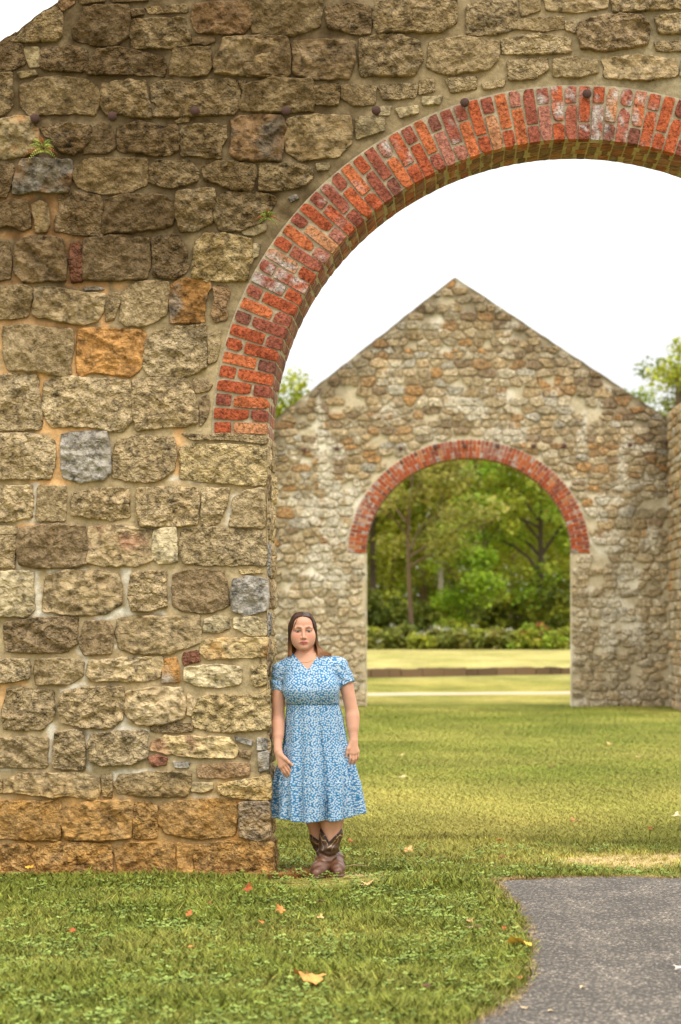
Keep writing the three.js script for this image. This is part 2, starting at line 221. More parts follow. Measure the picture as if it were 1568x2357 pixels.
// s: scale, ox, oy: offset of each sheet the outlines were measured on
const SHEETS = [
  [0.4, 0, 0, `
p 340,0 430,0 432,20 365,68 338,40|m 445,-20 600,-20 600,12 470,25|d 640,-20 850,-20 850,8 655,15
t 85,235 215,110 330,35 360,95 355,205 325,235 235,238 90,240|d 490,50 600,38 740,45 745,110 735,215 650,265 560,262 430,225 425,170 470,130
d 750,55 820,50 830,85 765,100|m 835,40 1070,22 1080,72 860,80|m 765,115 1055,105 1085,190 1095,255 990,275 775,280 755,200
p 1120,30 1180,20 1425,10 1435,150 1400,190 1250,195 1130,185 1105,100|d 1110,215 1230,210 1235,240 1180,262 1110,250
d 0,255 130,250 145,370 80,400 0,415|l 135,270 230,275 235,380 175,390 150,340|d 245,280 420,265 500,290 500,360 470,415 290,405 245,395
l 100,415 200,405 220,435 120,452|d 575,285 690,275 800,300 925,330 945,370 940,440 800,435 520,430 490,400 540,330
m 1005,285 1205,270 1215,380 1190,430 1060,440 980,430 985,380|m 1290,225 1400,212 1640,215 1660,300 1655,440 1450,432 1250,420 1235,370 1275,290
t -30,430 70,422 75,520 80,600 30,660 -30,660|t 240,455 330,440 500,465 550,500 570,560 560,620 530,662 440,650 340,655 180,662 135,610 130,500
m 600,490 700,470 830,470 845,560 865,620 865,680 800,672 740,670 700,655 620,660 590,620 590,540
m 880,490 950,465 1010,470 1110,480 1190,460 1330,455 1365,490 1365,620 1330,655 1220,660 1000,668 890,670 915,600 880,580
m 1375,465 1420,465 1405,525 1380,500|m 1430,490 1560,455 1790,460 1800,560 1790,640 1600,645 1400,640 1390,600 1410,540
l/o -30,700 60,680 110,670 185,680 190,720 220,745 230,860 190,880 50,910 -30,905|d 255,725 360,710 480,720 520,730 520,800 480,850 430,890 340,870 300,800 270,790 240,740
d 540,730 600,700 640,740 660,790 665,850 620,880 490,885 490,850 530,790|d 690,740 800,700 920,730 1010,720 1025,830 1015,870 960,890 880,895 800,880 730,875 690,860 680,780
t 1005,695 1060,670 1095,680 1090,700 1020,712|m 1045,730 1160,715 1300,725 1300,800 1270,850 1270,910 1150,900 1050,895 1045,800
p/g 1330,690 1400,670 1460,665 1620,670 1640,750 1610,920 1500,920 1380,915 1330,890 1345,760|g/o 130,930 200,915 405,925 410,1010 385,1110 270,1110 210,1100 130,1120 80,1110 90,1020
d -30,950 70,945 85,960 70,1060 40,1130 -30,1120|m 450,960 500,920 580,910 700,915 835,910 845,1010 830,1060 760,1095 680,1115 590,1115 530,1100 460,1075 430,1020
m 870,960 910,925 1000,935 1090,925 1140,990 1135,1040 1080,1060 1000,1080 930,1075 860,1040|m 1170,965 1260,925 1470,950 1475,990 1460,1060 1440,1100 1340,1090 1260,1060 1185,1040
t 1500,945 1640,940 1790,960 1800,1010 1760,1060 1680,1090 1560,1100 1500,1090|d -30,1180 70,1150 160,1160 170,1220 180,1310 130,1330 60,1300 -30,1310
m 180,1180 230,1155 280,1180 290,1290 270,1330 205,1335 200,1260|d 345,1130 420,1110 570,1130 590,1180 580,1260 590,1350 480,1350 330,1330 320,1280 350,1200
d 620,1150 700,1125 850,1120 960,1130 1000,1190 1005,1230 980,1300 880,1320 770,1330 610,1340 600,1230|t 1020,1110 1130,1095 1230,1090 1240,1150 1220,1280 1140,1320 1040,1330 1020,1250 1015,1180
m 1250,1150 1300,1110 1420,1110 1540,1120 1590,1150 1560,1200 1520,1250 1480,1290 1380,1330 1270,1320 1240,1250|l 1390,1335 1440,1300 1530,1290 1530,1330 1460,1360 1400,1350`],
  [1, 0, 0, `
d -12,560 20,555 28,600 25,640 -12,645|d 38,560 70,545 140,548 152,600 150,645 60,648 36,630|r 163,562 185,558 192,600 192,645 165,650 160,600
d 198,552 270,543 340,548 345,600 335,640 230,645 196,640|d 352,548 410,543 430,575 432,625 400,640 355,636|y 452,560 475,540 535,542 578,552 578,600 565,645 500,645 445,636
l 583,562 600,560 595,590 580,595`],
  [0.4, 0, 564.5, `
m -30,240 100,230 185,240 185,310 165,400 80,420 -30,425|t 200,250 320,240 440,270 600,285 590,380 560,430 480,455 380,440 200,405 210,310
m 625,280 690,270 695,330 660,420 610,440 610,350|t 705,290 760,225 900,205 965,220 970,280 950,400 900,430 820,465 740,460 690,430 705,340
o/g 990,230 1060,195 1200,200 1210,250 1190,300 1175,360 1175,440 1080,445 990,440 980,350|p 1225,240 1310,235 1325,280 1300,350 1310,420 1240,440 1215,400 1235,320
g 480,240 590,240 600,255 490,260|m 30,480 100,465 180,460 270,480 410,490 420,560 400,680 400,740 340,745 200,720 60,715 35,640
o 455,490 560,480 700,490 825,490 832,580 800,720 750,750 640,740 540,725 475,750 455,720|t 850,560 900,500 1000,480 1170,460 1180,560 1180,700 1100,740 1000,760 870,750 835,700 835,600
m 1200,520 1270,490 1270,560 1250,660 1200,680|t -30,760 100,745 210,750 225,850 240,950 240,1050 100,1060 -30,1055
t 270,790 370,760 500,770 740,780 745,860 750,1000 700,1060 640,1065 560,1045 420,1040 310,1040 270,980 260,870
m 780,780 900,770 1080,770 1110,850 1130,950 1130,1020 1050,1040 960,1040 800,1060 780,1000 770,880|d 1110,770 1170,770 1225,800 1200,840 1130,850
d 1150,880 1200,860 1210,930 1190,1000 1150,1040 1150,950|t -30,1100 80,1080 250,1100 310,1130 315,1230 290,1340 150,1340 -30,1340
g 365,1090 480,1080 610,1080 630,1140 635,1300 600,1340 470,1360 365,1330 360,1200|m 680,1130 800,1095 990,1110 1010,1160 1000,1290 890,1360 740,1350 660,1330 660,1200
y 1050,1170 1150,1145 1500,1160 1525,1280 1515,1380 1380,1375 1200,1360 1050,1340 1050,1250|m 1060,1080 1180,1090 1290,1080 1480,1095 1530,1110 1520,1140 1300,1120 1110,1120
m 1040,195 1110,185 1100,205 1045,212|m 1165,190 1210,195 1200,215 1170,210`],
  [0.4, 0, 1129, `
t -30,-20 180,-25 190,50 185,150 100,170 -30,180|t 220,-20 375,-25 380,50 378,170 300,175 215,170|m 425,20 560,-12 730,-10 740,60 740,150 640,170 500,150 420,140
m 800,-10 1000,-20 1130,-10 1140,60 1130,190 1000,205 810,195 795,100|t 1165,-10 1320,-10 1300,100 1260,180 1200,200 1160,195|t 1340,50 1420,0 1515,-10 1525,100 1520,210 1320,200 1340,120
m -30,200 95,205 95,250 -30,252|m -30,262 90,258 92,330 85,440 -30,440|d 130,220 320,195 480,210 490,300 495,420 400,440 220,440 120,420 110,300
m/r 520,220 640,200 870,230 880,300 870,400 780,430 600,430 510,410 500,330|l 885,230 960,215 1015,220 1020,300 1020,410 920,415 880,390
t 1060,230 1250,215 1500,240 1525,330 1515,430 1400,420 1250,430 1070,415 1045,330|l -30,470 190,465 195,560 200,680 150,720 -30,720
m 280,490 400,460 600,465 680,490 695,570 690,650 600,705 400,710 260,690 270,590|m 760,480 870,465 955,475 955,570 960,660 860,690 760,690 745,600
d 1010,480 1130,455 1280,465 1305,560 1310,660 1200,700 1050,690 1000,650 1000,560|y 1380,455 1500,450 1510,475 1390,480
g 1345,520 1420,495 1530,510 1540,600 1530,690 1400,715 1340,690 1335,600|d 40,760 200,735 440,730 435,820 430,880 380,925 200,930 50,920 40,840
d 490,755 600,750 645,780 650,850 640,930 560,940 490,945 460,880 480,800|m 690,740 800,725 1000,730 1135,720 1145,800 1150,870 1050,905 980,935 780,935 700,900 680,830
l 1180,740 1240,720 1310,725 1325,790 1250,820 1170,810|l 1350,730 1450,725 1530,740 1530,830 1440,835 1350,790|y/o 1165,860 1300,850 1530,845 1530,955 1400,960 1200,970 1160,930
r 1060,930 1140,920 1155,980 1060,1005 1050,970|t -30,965 160,970 180,1010 165,1080 80,1100 -30,1105|m 215,970 380,965 480,985 480,1060 400,1110 220,1115 205,1050
t 525,980 700,965 925,955 930,1010 900,1080 820,1095 680,1095 540,1095 510,1060|o/g 945,970 1020,960 1035,1050 1035,1100 930,1105|l 1070,1020 1200,1000 1380,1010 1380,1110 1250,1130 1130,1120 1065,1090
y 1450,1010 1535,1000 1535,1110 1470,1130 1445,1080`],
  [0.4, 0, 1568, `
m 50,50 170,40 300,60 310,140 305,210 240,270 120,275 30,270 20,170|m 370,60 480,40 700,30 710,130 695,220 650,265 480,265 360,230 350,140
t/m 740,60 880,35 1040,40 1065,130 1050,210 920,245 800,245 730,190 725,110|t 1080,70 1140,110 1100,200 1075,190|y 1150,100 1220,80 1540,85 1545,180 1540,270 1330,290 1200,280 1130,260 1110,200
m -30,330 150,320 275,325 270,400 270,490 120,495 -30,490|m 320,300 400,280 470,290 490,370 490,500 400,505 310,490 310,390|t 530,310 650,290 840,285 845,370 840,440 750,475 580,480 520,450 520,370
d 870,260 990,235 1105,240 1105,290 980,295 880,290|y/r 890,350 960,310 1150,320 1300,320 1360,390 1340,440 1150,435 980,420 880,395|r 855,440 900,420 965,440 960,480 880,490
g 1000,460 1095,465 1085,500 1010,495|p 1145,480 1430,465 1430,540 1300,555 1150,555|g 1355,315 1455,340 1450,370 1360,345|d 1375,390 1445,400 1440,450 1380,430
g 1480,325 1540,325 1540,395 1480,395|g/y 1485,410 1545,400 1545,510 1490,520 1485,450|m 50,570 130,530 400,525 560,550 565,620 545,685 420,660 300,665 100,640 30,640
m 585,540 645,535 650,665 590,660|m 700,540 830,525 1090,515 1090,600 1060,660 850,660 690,640 670,590|l 1110,580 1225,580 1225,620 1170,640 1100,630
y 1260,590 1350,575 1545,540 1555,610 1555,680 1430,680 1270,650|m -30,560 15,560 15,640 -30,640|b -30,690 150,690 345,690 345,800 340,910 200,910 -30,890
b 375,720 560,690 755,690 755,800 745,900 600,910 390,905 365,800|b 775,700 860,695 905,720 905,895 770,900|b 930,710 1060,685 1340,680 1360,760 1340,880 1150,905 960,870 920,790
v 1380,700 1550,690 1555,900 1480,915 1380,890|b -30,945 150,930 205,950 200,1090 -30,1110|b 225,960 330,925 630,935 635,1090 400,1110 210,1100
b 665,960 770,925 990,930 1005,1000 1000,1090 830,1110 690,1090|b 1020,930 1115,940 1110,1100 1020,1100|b 1130,950 1290,920 1560,930 1565,1140 1300,1140 1130,1120`],
  [0.64, 564.5, 0, `
m 20,-20 275,-20 265,95 170,130 100,125 30,120|d 290,30 380,10 455,25 450,120 400,125 300,100|m 480,10 600,-10 750,-10 755,80 700,115 600,115 480,120 465,60
m 800,20 860,5 970,10 975,100 900,125 800,125|m 985,-20 1060,-20 1060,40 990,60|m 1075,-20 1300,-20 1300,30 1200,45 1090,40|m 1320,-20 1600,-20 1600,30 1330,45
m 985,70 1140,60 1150,100 1080,115 980,105|m 1150,75 1190,80 1190,120 1150,110|d 1210,80 1300,55 1420,60 1450,100 1440,160 1300,185 1215,175 1200,120
m 1475,60 1630,40 1630,120 1490,120|d 0,140 150,135 160,200 150,270 30,270 0,265|d 175,150 280,145 390,150 390,220 370,280 260,285 180,265
m 415,140 540,125 620,150 635,220 600,270 420,270 415,200|m 670,150 780,135 905,150 910,210 870,250 720,270 660,240|t 930,140 1050,125 1165,140 1165,190 1050,195 930,195
m 1475,150 1620,145 1620,185 1480,185|m 945,220 1080,205 1090,250 1040,285 950,290|t 1110,215 1180,205 1265,215 1265,260 1200,280 1110,275|m 1290,210 1400,200 1540,210 1550,270 1450,290 1300,280
m 250,310 340,300 335,380 240,375|m 350,305 470,310 465,375 390,380 345,350|t 480,310 560,300 620,305 610,350 500,360|t 625,290 680,285 680,330 625,340|t 720,285 830,275 830,320 740,335
t 850,300 935,285 930,310 860,325|t 150,430 260,415 375,420 380,510 330,560 200,575 150,540|l 400,420 500,420 500,470 400,500|l 540,390 620,380 625,405 560,425|l 470,385 525,380 520,415 480,415
l 635,350 710,345 700,375 640,380|l 255,590 305,585 300,610 260,615|g 155,710 185,700 195,715 165,730|l 1570,210 1640,205 1640,270 1565,275`],
];
// weathering: dark crust on the upper courses, rust-brown wash at the foot; blotchy outlines
const crust = (x, y) => { const up = sstep(3.0, 4.3, y + 0.55 * fbm(x * 1.7, y * 1.7, 2, 3)), left = 1 - 0.72 * sstep(-1.0, 0.4, x + 0.5 * fbm(x * 2, y * 2, 8, 2)); return clamp(up * left * (0.9 + 0.7 * fbm(x * 8, y * 8, 6, 3))); };
const rustFoot = (x, y) => clamp(sstep(0.78, 0.36, y + 0.3 * fbm(x * 3, y * 3, 12, 4)) * (0.75 + 0.9 * fbm(x * 9, y * 9, 5, 3)));
const nearStain = (x, y, c) => { const k = crust(x, y); c = [c[0] * (1 - 0.6 * k), c[1] * (1 - 0.64 * k), c[2] * (1 - 0.71 * k)]; const f = rustFoot(x, y); return mix3(c, [c[0] * 1.0, c[1] * 0.84, c[2] * 0.55], f); };
// repointed joints: [x0,y0,x1,y1,width,kind] w = white lime bloom, o = fresh sandy mortar
const JOINTS = `o 5,455 70,450 12|o 70,450 75,535 14|o 0,540 60,540 10|o 120,445 125,540 22|o 60,540 195,545 9|o 155,560 157,650 10|o 192,545 194,655 7|o 30,600 40,650 14|o 0,652 60,652 8
o 72,655 75,740 12|o 0,738 75,742 8|o 155,652 240,655 10|o 240,660 240,750 14|o 80,745 190,755 10|o 10,750 12,860 10|o 175,760 175,865 14|o 0,862 95,866 10|o 265,660 290,660 8|o 100,870 102,985 18
o 95,985 210,992 12|o 260,873 308,878 8|o 130,1000 135,1105 18|o 412,995 415,1100 16|o 70,1107 160,1112 8|w 80,1115 78,1200 8|w 0,1195 70,1205 5|w 400,1100 460,1105 6|w 545,1140 525,1205 8|w 40,1215 45,1300 5
o 38,1210 75,1205 6|w 115,1312 190,1315 7|w 85,1320 90,1410 7|w 75,1410 115,1412 9|w 290,1310 300,1400 11|w 225,1420 300,1405 12|w 345,1405 370,1408 7|w 400,1320 402,1410 5|w 275,1420 270,1490 6|w 185,1490 195,1510 7
w 200,1520 195,1560 8|w 150,1590 145,1660 7|w 145,1590 190,1572 7|w 120,1670 112,1750 9|w 205,1680 202,1770 6|w 270,1670 310,1680 12|w 280,1650 285,1680 12|w 225,1690 330,1680 5|w 335,1680 340,1750 5|w 270,1780 350,1775 9
w 265,1785 280,1830 6|w 0,1770 60,1768 6|w 440,1832 540,1838 6|o 5,1560 12,1640 10|o 20,1570 60,1575 6|o 545,1840 545,1920 7`.split(/[|\n]/).map((s) => { const [k, a, b, w] = s.trim().split(' '); const [x0, y0] = a.split(',').map(Number), [x1, y1] = b.split(',').map(Number); return { k, x0: nearX(x0), y0: nearY(y0), x1: nearX(x1), y1: nearY(y1), w: w / 360 }; });
const nearMortar = (x, y) => {
  let c = C(178, 158, 120); const k0 = 1 + 0.3 * fbm(x * 4, y * 4, 1, 3) + 0.16 * fbm(x * 22, y * 22, 9, 2); c = c.map((v) => v * k0);
  const lo = sstep(0.2, 1.4, x) * sstep(4, 4.6, y); c = mix3(c, C(176, 160, 126).map((v) => v * k0), lo);
  if (x < -0.6) for (const j of JOINTS) { const dx = j.x1 - j.x0, dy = j.y1 - j.y0, L2 = dx * dx + dy * dy; if (Math.abs(x - j.x0) > 0.5 || Math.abs(y - j.y0) > 0.5) continue; const t = clamp(((x - j.x0) * dx + (y - j.y0) * dy) / L2), d = Math.hypot(x - j.x0 - dx * t, y - j.y0 - dy * t) + 0.022 * fbm(x * 24, y * 24, 3, 2), w = sstep(j.w * 1.15, j.w * 0.55, d); if (w > 0) c = mix3(c, j.k === 'w' ? C(226, 218, 198) : C(226, 178, 122), w * 0.85); }
  const k = crust(x, y); c = [c[0] * (1 - 0.78 * k), c[1] * (1 - 0.81 * k), c[2] * (1 - 0.84 * k)];
  return mix3(c, [c[0] * 0.92, c[1] * 0.68, c[2] * 0.4], rustFoot(x, y));
};
const nearWall = group('stone_gable_wall');
tag(nearWall, 'tall near gable wall of rough tan stone blocks with red brick arch, woman leaning on it', 'wall');
const NX0 = -4.0, NX1 = 5.6, TH = 0.6;
{
  const parts = [mortarFace(NX0, NX1, -0.15, nearTop, NEAR, 0.028, nearMortar, 0.012)];
  const jl = NEAR.cx - NEAR.a, jr = NEAR.cx + NEAR.a;
  parts.push(roughSheet([jl, -0.15, 0], [0, 0, -TH], [0, NEAR.spring + 0.15, 0], 16, 80, 0.012, (x, y) => nearMortar(x, y), 3));
  parts.push(roughSheet([jr, -0.15, -TH], [0, 0, TH], [0, NEAR.spring + 0.15, 0], 8, 40, 0.012, (x, y) => nearMortar(x, y), 5));
  parts.push(roughSheet([NX0, -0.15, -TH], [0, 0, TH], [0, nearTop(NX0) + 0.15, 0], 8, 60, 0.02, nearMortar, 7));
  parts.push(roughSheet([NX1, -0.15, 0], [0, 0, -TH], [0, nearTop(NX1) + 0.15, 0], 8, 60, 0.02, nearMortar, 8));
  for (const s of [0, 1]) { const xa = s ? NEAR.cx : NX0, xb = s ? NX1 : NEAR.cx; parts.push(roughSheet([xa, nearTop(xa), 0], [xb - xa, nearTop(xb) - nearTop(xa), 0], [0, 0, -TH], 120, 6, 0.012, nearMortar, 11 + s)); }
  const back = mortarFace(NX0, NX1, -0.15, nearTop, NEAR, 0.1, (x, y) => nearMortar(x + 0.3, y), 0.015); back.scale(1, 1, -1); back.translate(0, 0, -TH); const bi = back.index.array; for (let i = 0; i < bi.length; i += 3) { const t = bi[i]; bi[i] = bi[i + 1]; bi[i + 1] = t; } back.computeVertexNormals(); parts.push(back);
  mesh('mortar', mergeGeometries(parts), mortarMat, nearWall);
  mesh('arch_mortar', ringMortar(NEAR, TH, (x, y) => { const k = 1 + 0.3 * fbm(x * 9, y * 9, 2, 3); return C(172, 158, 130).map((v) => v * k); }), mortarMat, nearWall);
}
let seedCount = 1;
const nearPolys = [];
for (const [s, ox, oy, text] of SHEETS) for (const entry of text.trim().split(/[|\n]/)) {
  const f = entry.trim().split(' '), [tone, tint] = f[0].split('/'), poly = f.slice(1).map((q) => { const [x, y] = q.split(',').map(Number); return [nearX(x * s + ox), nearY(y * s + oy)]; }).reverse();
  let A = 0; for (let i = 0; i < poly.length; i++) { const a = poly[i], b = poly[(i + 1) % poly.length]; A += a[0] * b[1] - a[1] * b[0]; } if (A < 0) poly.reverse();
  const size = Math.abs(A) / 2, seed = seedCount++, R = RNG(seed + 500), big = sstep(0.005, 0.06, size);
  nearPolys.push(poly);
  const k = 0.9 + R() * 0.22, base = TONE[tone].map((v) => v * k);
  const g = stoneGeo(poly, { proud: lerp(0.012, 0.026, big) * (0.6 + R() * 0.8), rough: lerp(0.008, 0.024, big), seed, base, tint: tint && TONE[tint], stain: nearStain, per: size > 0.02 ? 104 : 44, rings: size > 0.02 ? 24 : 9, edge: lerp(0.003, 0.007, big), cut: 0.07, grow: 1.08, facets: 5 + seed % 3 });
  mesh('stone', g, tone === 'g' || tone === 'l' || tint ? splitStoneMat : [stoneMat, stoneMat, fineStoneMat, splitStoneMat, stoneMat, fineStoneMat, stoneMat][seed % 7], nearWall);
}
{ // jamb stones on the reveal beside the woman, coursed with the quoins
  const R = RNG(88), jl = NEAR.cx - NEAR.a; let y = -0.06;
  while (y < NEAR.spring - 0.05) {
    let h = 0.16 + R() * 0.16; if (y + h > NEAR.spring - 0.06) h = NEAR.spring - y; let z = 0;
    while (z < TH - 0.05) { let w = 0.16 + R() * 0.22; if (z + w > TH - 0.14) w = TH - z; const g0 = 0.012, j = () => (R() - 0.5) * 0.02;
      const poly = [[z + g0 + j(), y + g0 + j()], [z + w - g0 + j(), y + g0 + j()], [z + w - g0 + j(), y + h - g0 + j()], [z + g0 + j(), y + h - g0 + j()]].map(([a, b]) => [clamp(a, 0.004, TH - 0.004), b]);
      const g = stoneGeo(poly, { proud: 0.008 + R() * 0.012, rough: 0.02, seed: seedCount++, base: TONE['mttygd'[Math.floor(R() * 6)]], stain: (x, yy, c) => nearStain(-1.2, yy, c), per: 40, rings: 8 });
      g.rotateY(Math.PI / 2); g.translate(jl, 0, 0); mesh('stone', g, stoneMat, nearWall); z += w; }
    y += h;
  }
}
function coursed(x0, x1, y0, y1, keep, R, hs = [0.2, 0.3], ws = [0.22, 0.5]) { const out = []; let y = y0; while (y < y1) { const h = hs[0] + R() * (hs[1] - hs[0]); let x = x0 - R() * 0.2; while (x < x1) { const w = ws[0] + R() * (ws[1] - ws[0]), j = () => (R() - 0.5) * 0.03, g = 0.016; const p = [[x + g + j(), y + g + j()], [x + w - g + j(), y + g + j()], [x + w - g + j(), y + h * 0.5 + j()], [x + w - g + j(), y + h - g + j()], [x + w * 0.5, y + h - g + j()], [x + g + j(), y + h - g + j()]]; if (p.every(([a, b]) => keep(a, b))) out.push(p); x += w; } y += h; } return out; }
{ // courses of the same wall beyond the picture, one joined part
  const R = RNG(321), ex = (a, b) => { const u = (a - NEAR.cx) / (NEAR.a + NEAR.ring + 0.03), v = (b - NEAR.spring) / (NEAR.b + NEAR.ring + 0.03); return b < NEAR.spring ? Math.abs(a - NEAR.cx) > NEAR.a + 0.005 : u * u + v * v > 1; };
  const rest = [];
  for (const p of coursed(NX0, NX1, -0.1, 8.4, (a, b) => (a > 1.68 || a < -2.99 || b > 5.68) && a > NX0 + 0.01 && a < NX1 - 0.01 && b < nearTop(a) - 0.02 && ex(a, b), R)) rest.push(stoneGeo(p, { proud: 0.02 + R() * 0.025, rough: 0.02, seed: seedCount++, base: TONE['mmdtt'[Math.floor(R() * 5)]], stain: nearStain, per: 24, rings: 5 }));
  stuff(mesh('outer_stones', mergeGeometries(rest), stoneMat, nearWall));
}
{
  const far = [], whiteSpots = [[640, 640, 55], [760, 470, 30], [1390, 270, 70], [1275, 215, 60], [1480, 230, 60], [900, 330, 40]];
  ringBricks(NEAR, TH, 78, (x, y, r) => { let w = r > 0.86 ? 0.2 : 0.02; for (const [a, b, q] of whiteSpots) { const d = Math.hypot(x - nearX(a), y - nearY(b)) * 360 / q; if (d < 1) w = Math.max(w, (1 - d * 0.6) * (q === 55 ? 0.6 : 0.45)); } return w; }, (g, t, f) => { if (t < Math.PI * 0.655) mesh(f === 'front' ? 'brick' : 'underside_brick', g, brickMat, nearWall); else far.push(g); });
  stuff(mesh('outer_bricks', mergeGeometries(far), brickMat, nearWall));
}
// ragged capping stones along the sloping edge of the gable
{ const R = RNG(77); let px = -40; while (px < 260) { const w = 55 + R() * 70, x0 = nearX(px), x1 = nearX(px + w - 4), y0 = nearTop(x0), y1 = nearTop(x1); const p = [[x0, y0 - 0.05], [x1, y1 - 0.05], [x1, y1 + 0.01], [(x0 + x1) / 2, (y0 + y1) / 2 + 0.012 + R() * 0.008], [x0, y0 + 0.01]]; mesh('capping_stone', stoneGeo(p, { proud: 0.008, rough: 0.008, seed: seedCount++, base: TONE.d, stain: nearStain, per: 30, rings: 6, deep: 0.3 }), stoneMat, nearWall); px += w; } }
// iron tie bolts across the wall
function bolt(R0, L) { const g = new THREE.LatheGeometry([[0.0001, L + 0.012], [R0 * 0.55, L + 0.009], [R0 * 0.9, L], [R0, L - 0.012], [R0 * 0.92, L - 0.022], [R0 * 0.5, L - 0.026], [R0 * 0.5, -0.05]].map(([x, y]) => new THREE.Vector2(x, y)), 14); g.rotateX(Math.PI / 2); return g; }
{ const g = bolt(0.03, 0.07); for (const [x, y] of [[85, 277], [262, 272], [452, 260], [660, 260], [867, 259], [1070, 241], [1350, 221]]) { const b = mesh('tie_bolt', g, ironMat, nearWall); b.position.set(nearX(x), nearY(y), 0.0); } }
// ---------------------------------------------------------------- the far gable wall of the same ruin
const FD = 44.7, FZ = DIST - FD, FS = FOCAL / FD;
const farX = (x) => (x - 1040) / FS, farY = (y) => EYE + (1450 - y) / FS;
const FAR = { cx: farX(1079.5), a: 237 / FS, b: 219 / FS, spring: farY(1272), ring: 42 / FS };
const FX0 = -4.0, FX1 = farX(1541), apexX = farX(1047), apexY = farY(637);
const farTop = (x) => apexY - (x < apexX ? (apexX - x) * 0.79 : (x - apexX) * 0.665) + 0.02 * noise(x * 6, 2, 2);
const farWall = group('rubble_gable_wall', 0, 0, FZ);
tag(farWall, 'far gable wall of pale rubble stone with small brick arch framing the trees', 'wall');
const farMossy = (x, y) => { const edge = farTop(x) - y; return clamp(sstep(1.0, 0.05, edge + 0.8 * fbm(x * 2, y * 2, 4, 3)) * 0.8 + sstep(farX(1420), farX(1545), x + 0.3 * fbm(x * 2, y * 2, 1, 2)) * 0.6 * sstep(3.0, 4.6, y + 0.8 * fbm(x * 2, y * 2, 7, 2)) + sstep(farX(690), farX(600), x + 0.4 * fbm(x * 2, y * 2, 6, 2)) * 0.7); };
const LIME = [[735, 940, 8, 40], [738, 980, 10, 40], [745, 1030, 34, 28], [765, 1040, 40, 18], [750, 1090, 20, 50], [765, 1150, 26, 60], [720, 1180, 26, 40], [770, 1220, 30, 40], [815, 1150, 22, 50], [735, 1300, 30, 60], [780, 1330, 25, 30], [1060, 930, 40, 20], [1100, 945, 40, 22], [1170, 1000, 60, 22], [1345, 985, 6, 45], [1335, 1010, 8, 20], [1430, 1075, 13, 40], [1440, 1115, 40, 14], [1400, 1150, 45, 14], [1370, 1180, 30, 20], [1480, 1030, 30, 8], [1450, 1015, 12, 20], [1400, 1250, 40, 30], [1440, 1330, 30, 40], [1420, 1400, 30, 40], [1460, 1450, 30, 40], [1400, 1460, 20, 50], [1500, 1240, 20, 30], [820, 1240, 25, 40]].map(([x, y, a, b]) => [farX(x), farY(y), a / FS, b / FS]);
// old lime pointing smeared over joints and stones alike, in ragged patches
const limeAt = (x, y) => { let w = 0; for (const [a, b, p, q] of LIME) { const d = Math.hypot((x - a) / p, (y - b) / q) + 0.9 * fbm(x * 5, y * 5, 3, 3); w = Math.max(w, sstep(1.25, 0.75, d)); } return Math.max(w, sstep(0.12, 0.28, fbm(x * 1.6, y * 2.2, 14, 4)) * 0.8); };
const farMortar = (x, y) => {
  const k = 1 + 0.3 * fbm(x * 2.2, y * 2.2, 1, 3), w = limeAt(x, y); let c = mix3(C(200, 184, 152).map((v) => v * k), C(230, 220, 198), w * 0.9);
  const m = farMossy(x, y) * (1 - w * 0.6); return [c[0] * (1 - 0.62 * m), c[1] * (1 - 0.64 * m), c[2] * (1 - 0.66 * m)];
};
const farTone = [C(200, 176, 138), C(190, 168, 132), C(206, 184, 148), C(212, 194, 162), C(184, 166, 134), C(196, 152, 102), C(190, 164, 124), C(176, 152, 114), C(192, 180, 158), C(206, 178, 136), C(162, 138, 108), C(198, 174, 138), C(186, 164, 130), C(182, 146, 104)];
const farStain = (x, y, c) => { const lw = sstep(0.55, 0.95, limeAt(x, y) + 0.45 * fbm(x * 9, y * 9, 17, 3)); c = mix3(c, C(226, 214, 190), lw * 0.8); const m = farMossy(x, y) * 0.8; return [c[0] * (1 - 0.5 * m), c[1] * (1 - 0.53 * m), c[2] * (1 - 0.56 * m)]; };
const sideEnd = 3.4; // length of the return wall that comes towards the viewer
